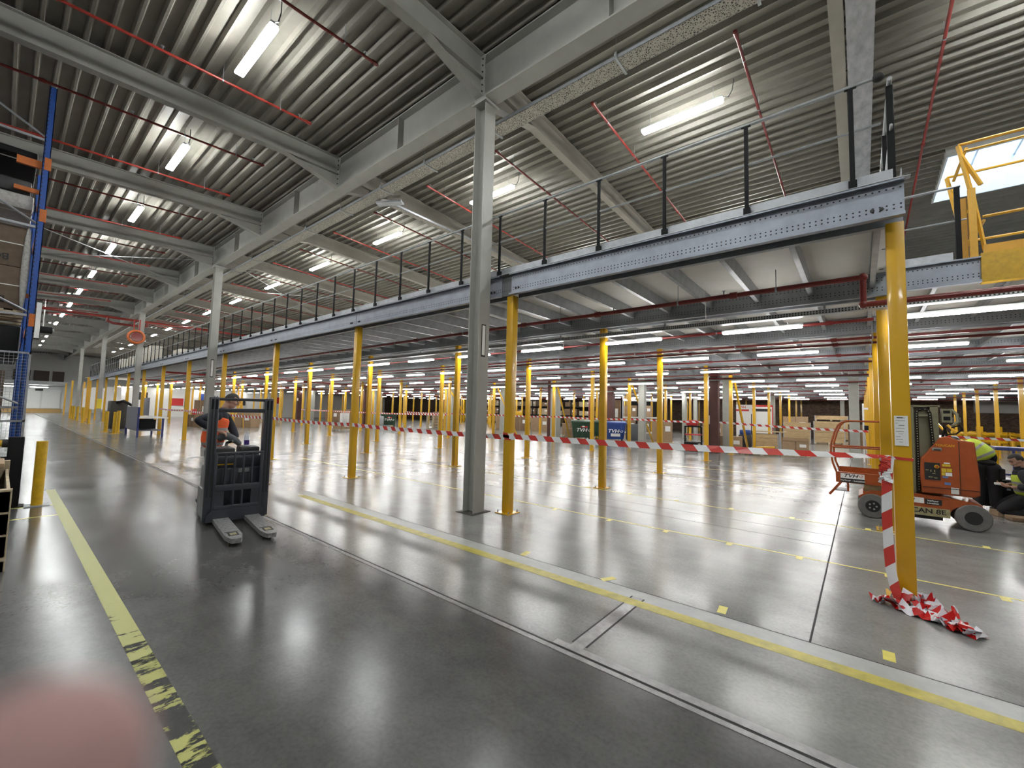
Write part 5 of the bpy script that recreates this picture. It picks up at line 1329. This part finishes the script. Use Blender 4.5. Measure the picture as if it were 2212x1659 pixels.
for i, (x, y) in enumerate(((-20.3, 36.5), (-19.2, 36.7))):
    tag(MB().cyl((x, y, 0), (x, y, 4), .13, 12).build('red_riser', M['red_pipe']), '%s dark red vertical riser pipe behind the green waste container' % ORD[i+1], 'pipe')
# right-hand background
for i, (x, y, z, lab) in enumerate(((3.75, 53.9, 2.1, 'small white sign with a black arrow on the brick wall, left of two'), (6.35, 53.9, 1.95, 'small white sign with black letters on the brick wall, right of two'))):
    r = thing('wall_sign', (x, y, z), label=lab, cat='sign'); MB().box(-.45, -.02, -.22, .45, .0, .22).build('panel', M['white'], r)
    if i: text_part('lettering', 'UITGANG', .20, M['ink'], r, (0, -.025, .05), (PI/2, 0, 0))
    else:
        q = MB(); q.prism([(-.25,-.03),(.05,-.03),(.05,-.10),(.25,0),(.05,.10),(.05,.03),(-.25,.03)], 'y', -.026, -.021); q.build('arrow', M['ink'], r)
r = thing('roller_shutter', (8.4, 53.6, 0), label='pale grey shutter box hung high on the brick wall at the right edge', cat='shutter')
MB().box(7.6, 53.4, 2.6, 10.2, 53.99, 4.0).build('box', M['white'], r, world=True); MB().box(10.2, 53.3, 2.5, 10.35, 53.9, 4.05).build('guide', M['brown'], r, world=True)
r = thing('white_partition', (12.2, 53.4, 0), label='pale partition wall with notices beside the shutter at the right edge', cat='partition'); MB().box(10.4, 53.3, 0, 14.5, 53.5, 4).build('panel', M['white'], r, world=True); MB().box(11.0, 53.2, 2.0, 11.8, 53.3, 3.9).build('poster', M['ink'], r, world=True); MB().box(11.5, 53.2, 1.9, 12.2, 53.29, 2.7).build('notice', M['text_red'], r, world=True); MB().box(11.2, 53.0, .6, 12.0, 53.3, 1.6).build('extinguisher_cabinet', M['text_red'], r, world=True)
r2 = random.Random(5)
for i in range(9):
    x = 5.6 + (i % 3)*1.25; y = 42.5 + (i//3)*.9; z = (0, .62, 1.2)[i % 3 if i < 6 else 2]*.0
    q = thing('barrier_section', (x, y, 0), r2.random()*.4-.2, label='%s yellow crash barrier section in the pile before the brick wall at the right' % ORD[i+1], cat='barrier', group='yellow crash barriers at the right')
    MB().tube([(-.55, 0, .45), (.55, 0, .45)], .14, 10).build('rail', M['yellow'], q); MB().tube([(-.55, 0, .95), (.55, 0, .95)], .14, 10).build('rail', M['yellow'], q)
    for s in (-.45, .45): MB().box(s-.09, -.09, 0, s+.09, .09, 1.15 + (.35 if i in (4, 7) else 0)).build('post', M['yellow'], q)
for i, (x, y, z1, h) in enumerate(((3.9, 40.5, 1.6, .0), (4.5, 40.8, 1.4, .0))):
    tag(MB().tube([(x, y, 1.75-.2*i), (x+1.2, y-.3, .05)], .07, 8).build('leaning_bar', M['yellow']), '%s yellow bar leaning diagonally left of the pile of crash barriers' % ORD[i+1], 'bar')
pallet(4.3, 38.5, 0, 1.5, 1.0, 'wooden pallet with boards beyond the bending person, right', yaw=.1); crate(3.3, 40.0, 0, 2.2, 1.0, .8, .1, 'low pine box behind the orange lift hood', 2)
for i, (x, y) in enumerate(((3.55, 22.0), (4.40, 22.6), (3.55, 30.5), (6.0, 33.0))):
    r = thing('bollard', (x, y, 0), label='%s short yellow bollard beyond the two workers at the right edge' % ORD[i+1], cat='bollard', group='yellow bollards at the right')
    MB().cyl((x, y, .01), (x, y, 1.05), .09, 16).build('tube', M['yellow'], r, world=True); MB().box(x-.18, y-.18, 0, x+.18, y+.18, .012).build('base_plate', M['yellow'], r, world=True)
# blue frame table
r = thing('blue_frame_table', (3.6, 17.6, 0), label='blue tubular frame table carrying a grey case at the right edge', cat='table')
navy = mat('navy_frame_paint', (.03,.04,.16), .4)
for x, y in ((2.72, 17.3), (3.0, 16.6), (5.2, 16.6), (5.0, 17.6)): MB().box(x-.025, y-.025, 0, x+.025, y+.025, 1.05).build('leg', navy, r, world=True)
mb = MB(); mb.box(2.7, 16.57, 1.02, 5.3, 16.63, 1.08); mb.box(2.70, 17.27, 1.02, 5.0, 17.33, 1.08); mb.box(2.7, 16.6, .38, 5.2, 16.63, .43); mb.box(2.69, 16.6, 1.02, 2.74, 17.3, 1.08); mb.box(2.7, 16.58, 1.08, 5.3, 17.35, 1.10); mb.build('frame', navy, r, world=True)
r = thing('grey_case', (4.0, 16.9, 1.10), label='grey plastic case with a handle standing on the blue frame table', cat='case')
MB().bev(3.72, 16.7, 1.10, 4.6, 17.2, 1.36, .05).build('body', M['galv_dark'], r, world=True); MB().tube([(3.95, 16.69, 1.18), (4.0, 16.66, 1.27), (4.3, 16.66, 1.27), (4.35, 16.69, 1.18)], .02, 8).build('handle', M['galv'], r, world=True)
# between the two workers
r = thing('tool_box', (2.0, 12.75, 0), label='black tool box with a pale lid edge standing between the two workers', cat='tool box')
MB().bev(1.78, 12.5, .08, 2.75, 12.95, .60, .03).build('box', M['black'], r, world=True); MB().box(1.78, 12.48, .60, 2.75, 12.96, .63).build('lid', M['galv_dark'], r, world=True)
for k in range(4): MB().box(1.95+.2*k, 12.485, .42, 2.0+.2*k, 12.5, .46).build('latch', M['galv'], r, world=True)
carton(1.98, 11.95, 0, .22, .3, .10, .2, M['card_light'], 'small flat brown carton on the floor, leftmost before the kneeling person', grp='flat cartons on the floor')
carton(2.2, 11.62, 0, .42, .3, .07, .15, M['card'], 'flat brown carton on the floor before the kneeling person', grp='flat cartons on the floor')
carton(2.55, 11.3, 0, .5, .34, .09, -.1, M['card_light'], 'flat brown carton on the floor cut by the right edge', grp='flat cartons on the floor')
# ---- yellow pallet gate above the set-back edge
g = thing('pallet_gate', (1.3, 8.95, 4.1), label='orange-yellow swinging pallet gate on the mezzanine at the right edge', cat='gate')
def gbar(name, a, b, w=.03): return MB().tube([a, b], w, 4, smooth=False).build(name, M['gate_yellow'], g, world=True)
for x, y, z in ((1.245, 8.98, 5.05), (1.33, 8.90, 5.15)): MB().box(x-.04, y-.03, 4.10, x+.04, y+.03, z).build('post', M['gate_yellow'], g, world=True)
for y in (8.9, 10.0):
    gbar('arm', (1.22, y, 5.85), (1.32, y, 5.15)); gbar('arm', (1.24, y, 5.70), (1.43, y, 5.18)); gbar('arm', (1.34, y, 5.1), (1.44, y, 4.20), .025)
    MB().tube([(1.22, y, 5.86), (3.6, y, 5.84)], .022, 8).build('rail', M['gate_yellow'], g, world=True)
    MB().tube([(1.43, y, 4.70), (3.6, y, 4.72)], .022, 8).build('rail', M['gate_yellow'], g, world=True)
MB().tube([(1.27, 8.9, 5.75), (3.6, 8.9, 5.73)], .018, 8).build('rail', M['gate_yellow'], g, world=True)
for z in (5.78, 4.64): MB().tube([(1.30 if z > 5 else 1.44, 8.9, z), (1.30 if z > 5 else 1.44, 10.0, z)], .022, 8).build('cross_rail', M['gate_yellow'], g, world=True)
MB().box(1.42, 8.86, 4.13, 3.6, 8.90, 4.27).build('kick_board', M['gate_yellow'], g, world=True)
r = thing('guardrail', (1.1, 8.75, 4.06), label='short guardrail with one black post between the corner post and the yellow gate', cat='guardrail')
MB().tube([(.40, 8.75, 5.17), (1.20, 8.75, 5.17)], .02, 8).build('handrail', M['galv'], r, world=True); MB().tube([(.40, 8.75, 4.66), (1.25, 8.75, 4.66)], .012, 8).build('midrail', M['galv'], r, world=True); MB().box(1.13, 8.72, 4.06, 1.19, 8.77, 5.16).build('post', M['black'], r, world=True)
# ================================================================== FAR LEFT OF THE AISLE
r = thing('work_bench', (-28.3, 4.75, 0), label='grey panelled work bench with navy legs standing in the far aisle', cat='work bench')
gp = mat('grey_blue_panel', (.17,.175,.21), .5, 0, var=.05)
MB().box(-29.9, 4.28, .35, -27.0, 4.33, 1.46).build('side_panel', gp, r, world=True)
MB().box(-27.06, 4.27, .0, -26.98, 4.35, 1.46).build('leg', navy, r, world=True); MB().box(-29.94, 4.27, 0, -29.86, 4.35, .4).build('leg', navy, r, world=True)
MB().box(-27.06, 5.22, 0, -26.98, 5.30, .92).build('leg', navy, r, world=True); MB().box(-29.4, 5.22, 0, -29.32, 5.30, .92).build('leg', navy, r, world=True)
MB().box(-29.9, 4.33, .92, -26.95, 5.45, .97).build('bench_top', M['white'], r, world=True); MB().box(-29.9, 4.33, .30, -27, 5.28, .34).build('lower_shelf', gp, r, world=True); MB().box(-28.6, 4.4, .4, -27.1, 5.0, .85).build('drawer_block', M['black'], r, world=True)
tag(MB().bev(-30.2, 5.0, 1.0, -29.0, 5.04, 1.95, .01).build('grey_screen', gp), 'pale grey screen standing behind the work bench', 'screen')
for i, (x, y, h) in enumerate(((-32.5, 3.84, 1.15), (-30.6, 3.95, 1.15), (-31.9, 4.25, 1.2), (-46, 4.1, 1.2), (-44.5, 4.3, 1.1), (-52, 4.3, 1.2), (-55, 4.3, 1.2), (-58, 4.4, 1.2))):
    q = thing('bollard', (x, y, 0), label='%s yellow bollard along the far aisle, left of the work bench' % ORD[i+1], cat='bollard', group='yellow bollards along the far aisle')
    MB().cyl((x, y, .01), (x, y, h), .085, 14).build('tube', M['yellow_deep'], q, world=True); MB().box(x-.2, y-.2, 0, x+.2, y+.2, .012).build('base_plate', M['yellow_deep'], q, world=True)
r = thing('dark_machine', (-36.5, 4.8, 0), label='dark machine cabinet with a bent arm beside the bollards in the far aisle', cat='machine')
MB().bev(-37.3, 4.4, 0, -36.0, 5.2, 1.75, .06).build('cabinet', mat('brown_black_panel', (.035,.03,.026), .5, 0, var=.2), r, world=True); MB().tube([(-36.2, 4.6, 1.6), (-35.5, 4.9, 1.75), (-34.9, 5.2, 1.5)], .08, 8).build('arm', M['black'], r, world=True)
# mezzanine posts and boards further along
for i, (x, y) in enumerate(((-53.8, 5.56), (-58.7, 5.56), (-63.5, 5.56), (-68.4, 5.56), (-53.8, 8.95), (-58.7, 8.95), (-63.5, 8.95), (-68.4, 8.95), (-72, 4.8), (-75, 6.5), (-50, 4.6), (-61, 4.5))):
    o = pB.copy(); COL.objects.link(o); o.location = (x, y, 0); o.data = o.data.copy(); o.data.materials.clear(); o.data.materials.append(M['gate_yellow'])
    tag(o, '%s orange-yellow post in the far left end of the hall' % ORD[i+1], 'post', 'orange-yellow posts at the far end')
for i, (x, y) in enumerate(((-62, 5.4), (-57, 5.5), (-51.5, 5.8))):
    tag(MB().box(x, y, .9, x+.05, y+1.1, 3.0).build('white_banner', M['paper']), '%s white banner between the posts at the far end of the aisle' % ORD[i+1], 'banner')
r = thing('bridge_deck', (-78, -1, 3.6), label='grey bridge deck crossing the aisle before the white end wall', cat='bridge')
MB().box(-84.8, YF+.1, 3.55, -78, 5.3, 4.0).build('deck', M['galv_dark'], r, world=True)
for y in (-4, -1, 1.6): MB().box(-84, y-.06, 3.4, -78.2, y+.06, 3.55).build('beam', M['red_pipe'], r, world=True)
for k in range(3):
    o = dup(proto, (-80, 3.0-2.2*k, 3.25), PI/2); tag(o, '%s lit white lamp under the grey bridge deck at the far end' % ORD[k+1], 'ceiling light', 'lamps under the bridge deck')
for i, (y0, y1) in enumerate(((2.6, 4.0), (4.3, 5.4), (.8, 2.3))):
    tag(MB().box(-84.98, y0, 4.2, -84.9, y1, 5.6).build('door_%d' % (i+1), mat('brown_door', (.07,.045,.03), .5)), kind='structure')
d = MB(); d.box(-84.95, 3.55, .55, -84.9, 5.2, 3.1); d.box(-84.95, 1.2, .55, -84.9, 3.35, 3.1); d.box(-84.95, -1.2, .55, -84.9, 1.0, 3.1)
tag(d.build('door_4', M['white']), kind='structure')
struct('baseboard_left', MB().box(-84.9, -2, 0, -84.7, 5.4, .5), mat('ochre_base', (.45,.28,.10), .6))
for i, (y, z) in enumerate(((3.2, 2.9), (4.9, 2.75))): tag(MB().box(-84.6, y-.35, z, -84.55, y+.35, z+.25).build('dock_sign', M['ink'] if i == 0 else M['white']), '%s small hanging dock sign before the white end wall' % ('left' if i == 0 else 'right'), 'sign')
# wrapped boards stored on the far mezzanine
for i, (x, y, sx, h) in enumerate(((-38, 6.6, 1.6, 1.5), (-41.5, 6.6, 2.0, 1.6), (-46, 6.8, 1.6, 1.3), (-51, 6.9, 1.6, 1.4), (-33.5, 7.2, 1.6, 1.0))):
    r = thing('wrapped_board_pack', (x, y, 4.102), label='%s board pack in white wrap standing on the far mezzanine behind the guardrail' % ORD[i+1], cat='board pack', group='wrapped board packs on the mezzanine')
    MB().bev(-sx/2, -.3, 0, sx/2, .3, h, .02).build('pack', mat('speckled_wrap', (.52,.49,.43), .5, 0, var=.3, vscale=30) if i == 0 else bpy.data.materials['speckled_wrap'], r)
    MB().box(-.05, -.306, 0, .05, .306, h+.004).build('strap', M['pine'], r)

# far left under the mezzanine: pale partition, posts and steps
r = thing('white_partition', (-66, 20, 0), label='long pale partition wall with notices at the far left end under the mezzanine', cat='partition')
MB().box(-66.1, 8.2, 0, -66, 44, 3.5).build('panel', M['white'], r, world=True)
for i, (y, z, m) in enumerate(((10, 2.0, 'ink'), (13.5, 1.4, 'text_red'), (16.5, 2.1, 'bin_blue'), (20.5, 1.6, 'ink'), (25, 2.0, 'text_red'), (30, 1.7, 'ink'))):
    MB().box(-65.99, y, z, -65.95, y+1.2, z+.9).build('notice', M[m], r, world=True)
for i, (x, y) in enumerate(((-45.5, 10.5), (-49.5, 12.3), (-53.5, 10.8), (-57, 13.5), (-60, 11), (-54, 17), (-58, 20), (-62, 16), (-51, 20.5), (-60, 26), (-55, 30), (-63, 32))):
    o = pB.copy(); COL.objects.link(o); o.location = (x, y, 0); o.data = bpy.data.objects['mezzanine_post.130'].data if 'mezzanine_post.130' in bpy.data.objects else o.data
    tag(o, '%s orange-yellow post before the pale partition under the far mezzanine' % ORD[i+1], 'post', 'orange-yellow posts before the pale partition')
def steps(x, y, rz, label):
    r = thing('rolling_steps', (x, y, 0), rz, label=label, cat='steps')
    for sx in (-.35, .35):
        MB().tube([(sx, 0, .05), (sx, 1.1, 2.0), (sx, 1.1, 2.9)], .03, 6).build('side_rail', M['gate_yellow'], r)
        MB().tube([(sx, 1.4, .05), (sx, 1.1, 2.0)], .03, 6).build('rear_leg', M['gate_yellow'], r)
    for k in range(7): MB().box(-.35, .05+.15*k, .25+.27*k, .35, .25+.15*k, .28+.27*k).build('tread', M['gate_yellow'], r)
    MB().tube([(-.35, 1.1, 2.85), (.35, 1.1, 2.85)], .03, 6).build('top_rail', M['gate_yellow'], r)
steps(-33.5, 9.8, .6, 'orange-yellow rolling steps behind the work bench under the mezzanine')
steps(-47, 14.5, 1.2, 'orange-yellow rolling steps deep behind the stacker operator')
carton(-36, 12.0, 0, 1.4, 1.0, 1.1, .6, M['card_light'], 'pale carton pallet load behind the rolling steps by the work bench')
carton(-40.5, 11.2, 0, 1.3, 1.0, 1.6, .5, M['card'], 'brown carton pallet load left of the rolling steps by the work bench')
carton(-44, 11.4, 0, 1.3, 1.0, 2.0, .5, M['card'], 'tall brown carton load behind the work bench under the mezzanine')
carton(-37.75, 9.2, 0, .9, .7, .9, .3, M['card'], 'brown carton under the small red box behind the work bench')
tag(MB().bev(-38.0, 9.0, .9, -37.5, 9.2, 1.3, .03).build('red_box', M['text_red']), 'small red box standing on a carton behind the work bench', 'box')
# ================================================================== BARRIER TAPE
RED, WHITE = (.55,.05,.04), (.74,.74,.75)
M['tape'] = striped_tape('red_white_barrier_tape', RED, WHITE, .30, .8)
def ribbon(pts, wdt=.075, ups=None, u0=0.0):
    """thin ribbon along pts; ups = direction of the width at each point"""
    mb = MB(); pts = [Vector(p) for p in pts]; vs = []; L = u0; us = []
    for i, p in enumerate(pts):
        if i: L += (p - pts[i-1]).length
        u = Vector(ups[i] if ups else (0, 0, 1)).normalized()
        vs += [p - u*wdt/2, p + u*wdt/2]; us.append(L)
    fs, uv = [], []
    for i in range(len(pts)-1):
        fs.append((2*i, 2*i+2, 2*i+3, 2*i+1)); uv.append([(us[i], 0), (us[i+1], 0), (us[i+1], wdt), (us[i], wdt)])
    mb.add(vs, fs, 0, False, uv)
    return mb
def solid(o, t=.0008):
    md = o.modifiers.new('thickness', 'SOLIDIFY'); md.thickness = t; return o
def sag(a, b, d, n=14, twist=0):
    a, b = Vector(a), Vector(b); P = []; U = []
    for k in range(n+1):
        t = k/n; P.append(a.lerp(b, t) - Vector((0, 0, d*4*t*(1-t))))
        U.append((0, math.sin(twist*t*t*t), math.cos(twist*t*t*t)))
    return P, U
spans = [((-4.56, 5.47, 1.285), (.22, 5.59, 1.35), .02, 1.25), ((-9.53, 5.47, 1.285), (-4.70, 5.47, 1.27), .02, 0), ((-14.4, 5.47, 1.31), (-9.67, 5.47, 1.285), .03, 0), ((-19.35, 5.47, 1.33), (-14.55, 5.47, 1.31), .03, 0), ((-24.3, 5.47, 1.37), (-19.5, 5.47, 1.33), .03, 0), ((-29.2, 5.47, 1.38), (-24.45, 5.47, 1.37), .03, 0)]
names = ['between the corner post and the grey column', 'left of the grey column in the front row', 'two front posts left of the grey column', 'behind the stacker in the front row', 'left of the stacker operator in the front row', 'farthest left before the work bench']
for (a, b, d, tw), nm in zip(spans, names):
    P, U = sag(a, b, d, 16, tw); solid(tag(ribbon(P, .082, U).build('barrier_tape', M['tape']), 'red and white barrier tape strung %s' % nm, 'barrier tape', 'barrier tape along the front posts'))
# wrap on the second post
w = thing('barrier_tape', (-4.63, 5.56, 1.27), label='red and white barrier tape wound twice round the post beside the grey column', cat='barrier tape')
q = .075
for z, dz in ((1.27, .0), (1.30, .02)):
    pts = [(-4.63-q, 5.56-q, z), (-4.63+q, 5.56-q, z-.01), (-4.63+q, 5.56+q, z), (-4.63-q, 5.56+q, z+dz), (-4.63-q, 5.56-q, z+dz)]
    o = ribbon(pts, .082, u0=.04+z).build('winding', M['tape'], w, world=True); solid(o)
# second line of tape deeper in the hall
for i in range(6):
    a, b = COLS[i+1], COLS[i]
    P, U = sag((a+.08, 21.48, 1.46 if i else 1.42), (b-.08, 21.48, 1.44 if i else 1.28), .03, 12); solid(tag(ribbon(P, .09, U, i*.37).build('barrier_tape', M['tape']), 'distant red and white barrier tape in the fifth post row, %s span from the right' % ORD[i+1], 'barrier tape', 'barrier tape in the fifth row'))
P, U = sag((.4, 21.5, 1.26), (10.0, 21.0, 1.27), .08, 18); solid(tag(ribbon(P, .08, U).build('barrier_tape', M['tape']), 'red and white barrier tape stretched behind the orange lift hood at the right', 'barrier tape'))
P, U = sag((-39, 17.4, 1.42), (-19.5, 17.4, 1.40), .06, 20); solid(tag(ribbon(P, .09, U).build('barrier_tape', M['tape']), 'distant red and white barrier tape behind the lone pallet', 'barrier tape'))
# tape round the corner post with a hanging knot
cx, cy_ = .305, 5.67; q = .076
r = thing('barrier_tape', (cx, cy_ - .08, 0), label='red and white barrier tape knotted to the corner post, long tail hanging to the floor', cat='barrier tape')
pts = [(cx-q, cy_-q, 1.345), (cx+q, cy_-q, 1.335), (cx+q, cy_+q, 1.34), (cx-q, cy_+q, 1.345), (cx-q, cy_-q, 1.35)]
solid(ribbon(pts, .025, u0=.12).build('winding', M['tape'], r, world=True))
P = [(cx-.10, cy_-.11, 1.34), (cx-.115, cy_-.13, 1.22), (cx-.125, cy_-.135, 1.05), (cx-.13, cy_-.13, .8), (cx-.125, cy_-.13, .5), (cx-.115, cy_-.13, .28), (cx-.09, cy_-.135, .12), (cx-.06, cy_-.15, .015)]
U = [(1, -.1, 0)]*5 + [(1, -.15, .1), (1, -.2, .2), (1, -.3, .3)]
M['tape_v'] = striped_tape('red_white_barrier_tape_tail', RED, WHITE, .34, .8)
def resample(P, U, n):
    P = [Vector(p) for p in P]; U = [Vector(u) for u in U]; A, B = [], []
    for i in range(len(P)-1):
        for k in range(n):
            t = k/n; A.append(P[i].lerp(P[i+1], t)); B.append(U[i].lerp(U[i+1], t))
    return A + [P[-1]], B + [U[-1]]
P2, U2 = resample(P, U, 3); solid(ribbon(P2, .078, U2, .31).build('hanging_tail', M['tape_v'], r, world=True))
# crumpled knot
def crumple(base, length, wdt, seed, direc, amp, name, parent, m='tape_v', ups=(1, 0, 0)):
    rr = random.Random(seed); P, U = [], []; d = Vector(direc).normalized(); n = 12
    for k in range(n+1):
        t = k/n
        P.append(Vector(base) + d*length*t + Vector((rr.uniform(-amp, amp), rr.uniform(-amp, amp), rr.uniform(-amp, amp)*.6)))
        U.append(Vector(ups) + Vector((rr.uniform(-.6, .6), rr.uniform(-.6, .6), rr.uniform(-.6, .6))))
    P, U = resample(P, U, 2); o = ribbon(P, wdt, U, rr.random()).build(name, M[m], parent, world=True); return solid(o)
crumple((cx-.135, cy_-.10, 1.35), .27, .085, 1, (-.02, -.10, -1), .010, 'knot', r); crumple((cx-.125, cy_-.12, 1.35), .24, .075, 2, (.04, -.12, -1), .010, 'knot', r); crumple((cx-.14, cy_-.12, 1.34), .20, .06, 5, (.0, -.1, -1), .010, 'knot', r)
# heap on the floor
hp = thing('barrier_tape', (.45, 5.35, 0), label='crumpled heap of red and white barrier tape at the foot of the corner post', cat='barrier tape')
M['tape_h'] = striped_tape('red_white_barrier_tape_heap', (.50,.012,.012), (.72,.70,.74), .24, .6)
def heap_strand(P, wdt, seed, zamp=.035):
    rr = random.Random(seed); Q, U = [], []
    Pv = [Vector((p[0], p[1], 0)) for p in P]
    A = []
    for i in range(len(Pv)-1):
        for k in range(4): A.append(Pv[i].lerp(Pv[i+1], k/4))
    A.append(Pv[-1])
    for i, p in enumerate(A):
        z = .012 + abs(rr.gauss(0, zamp)); d = (A[min(i+1, len(A)-1)] - A[max(i-1, 0)]).normalized(); side = Vector((-d.y, d.x, 0))
        Q.append(p + Vector((rr.uniform(-.012, .012), rr.uniform(-.012, .012), min(z, .12)))); a = rr.uniform(-.55, .75); U.append(side*math.cos(a) + Vector((0, 0, 1))*math.sin(a))
    o = ribbon(Q, wdt, U, rr.random()).build('strand', M['tape_h'], hp, world=True)
    for v in o.data.vertices:
        if v.co.z < .002: v.co.z = .002 + rr.random()*.002
    solid(o)
heap_strand([(.09, 5.42), (.22, 5.33), (.36, 5.30), (.48, 5.24), (.58, 5.13), (.70, 5.03)], .15, 11, .025)
heap_strand([(.05, 5.44), (.16, 5.36), (.30, 5.27), (.44, 5.20), (.55, 5.12), (.66, 5.03)], .13, 12, .02)
heap_strand([(.30, 5.48), (.40, 5.44), (.50, 5.46), (.57, 5.47), (.62, 5.47)], .14, 13, .025)
heap_strand([(.30, 5.52), (.38, 5.50), (.44, 5.40), (.50, 5.33), (.55, 5.24), (.62, 5.14), (.69, 5.06)], .13, 14, .03)
heap_strand([(.26, 5.45), (.34, 5.48), (.42, 5.50), (.45, 5.44), (.38, 5.38), (.44, 5.32), (.52, 5.22)], .13, 15, .045)
heap_strand([(.33, 5.56), (.42, 5.56), (.46, 5.50), (.43, 5.43)], .15, 16, .05)
heap_strand([(.40, 5.36), (.47, 5.28), (.53, 5.18), (.60, 5.10), (.72, 5.02)], .12, 17, .025)
# paper on the corner post
p = thing('notice_sheet', (.305, 5.59, 1.6), label='white printed sheet taped to the front of the yellow corner post', cat='paper')
MB().box(.252, 5.593, 1.465, .352, 5.5985, 1.755).build('sheet', M['paper'], p, world=True)
mb = MB(); rr = random.Random(2)
for k in range(10):
    z = 1.735 - .026*k; mb.box(.262 + (.02 if k % 3 == 0 else 0), 5.5915, z-.0015, .275 + rr.random()*.06, 5.5925, z+.0015)
mb.box(.270, 5.5915, 1.732, .315, 5.5925, 1.740); mb.box(.285, 5.5915, 1.66, .325, 5.5925, 1.665)
mb.build('printed_lines', M['ink'], p, world=True)
# ================================================================== FINGERTIP IN FRONT OF THE LENS
fg = thing('person', (0, 0, 1.66), label='blurred pink fingertip of the photographer covering the lower left corner of the lens', cat='person')
_cy, _sy, _cp, _sp = math.cos(.691168), math.sin(.691168), math.cos(.065449), math.sin(.065449)
_fw = Vector((-_sy*_cp, _cy*_cp, _sp)); _rt = Vector((_cy, _sy, 0)); _up = _rt.cross(_fw)
_o = Vector((0, 0, 1.7)); fg.location = _o - _up*.04
def _p(r, u, f): return _o + _rt*r + _up*u + _fw*f - fg.location
mb = MB()
path = [(-.0327, -.0290, .0290, .0062), (-.0345, -.0318, .0285, .0077), (-.0390, -.0375, .0270, .0084), (-.0450, -.0430, .0240, .0088), (-.0540, -.0550, .0190, .0098), (-.066, -.070, .012, .0098)]
pts = [(*_p(a, b, c), r) for a, b, c, r in path]
limb(mb, pts, 0, 3); mb.sphere(Vector(pts[0][:3]), .0068, u=20, v=14)
finger = fuse(mb, 'finger', mat('pink_finger_skin', (.31,.185,.175), .85, 0, var=.05, vscale=200), fg, .0009)
EXPOSURE = 1.35
# ================================================================== CAMERA AND WORLD
F, YAW, PITCH, ROLL = 910.94, 0.691168, 0.065449, 0.025335
H = 1.7
cy, sy, cp, sp = math.cos(YAW), math.sin(YAW), math.cos(PITCH), math.sin(PITCH)
fwd = Vector((-sy*cp, cy*cp, sp)); right = Vector((cy, sy, 0)); up = right.cross(fwd)
c, s = math.cos(ROLL), math.sin(ROLL)
r2, u2 = c*right + s*up, -s*right + c*up
cam = bpy.data.cameras.new('camera'); co = bpy.data.objects.new('camera', cam); COL.objects.link(co)
co.matrix_world = Matrix(((r2.x, u2.x, -fwd.x, 0), (r2.y, u2.y, -fwd.y, 0), (r2.z, u2.z, -fwd.z, H), (0, 0, 0, 1)))
cam.sensor_fit = 'HORIZONTAL'; cam.sensor_width = 36; cam.lens = F/2212*36; cam.clip_start = .004; cam.clip_end = 300
cam.dof.use_dof = True; cam.dof.focus_distance = 8.0; cam.dof.aperture_fstop = cam.lens/3.6
S.camera = co
W = bpy.data.worlds.new('world'); S.world = W; W.use_nodes = True
N, L = W.node_tree.nodes, W.node_tree.links
sky = N.new('ShaderNodeTexSky'); sky.sky_type = 'HOSEK_WILKIE'; sky.turbidity = 4; sky.sun_direction = (.3, -.5, .8)
L.new(sky.outputs[0], N['Background'].inputs['Color']); N['Background'].inputs['Strength'].default_value = 14.0
S.view_settings.view_transform = 'Standard'; S.view_settings.look = 'None'; S.view_settings.exposure = EXPOSURE; S.view_settings.gamma = 1
try: S.cycles.use_denoising = True; S.cycles.use_light_tree = True; S.cycles.sample_clamp_indirect = 8; S.cycles.max_bounces = 8; S.cycles.diffuse_bounces = 4
except Exception: pass
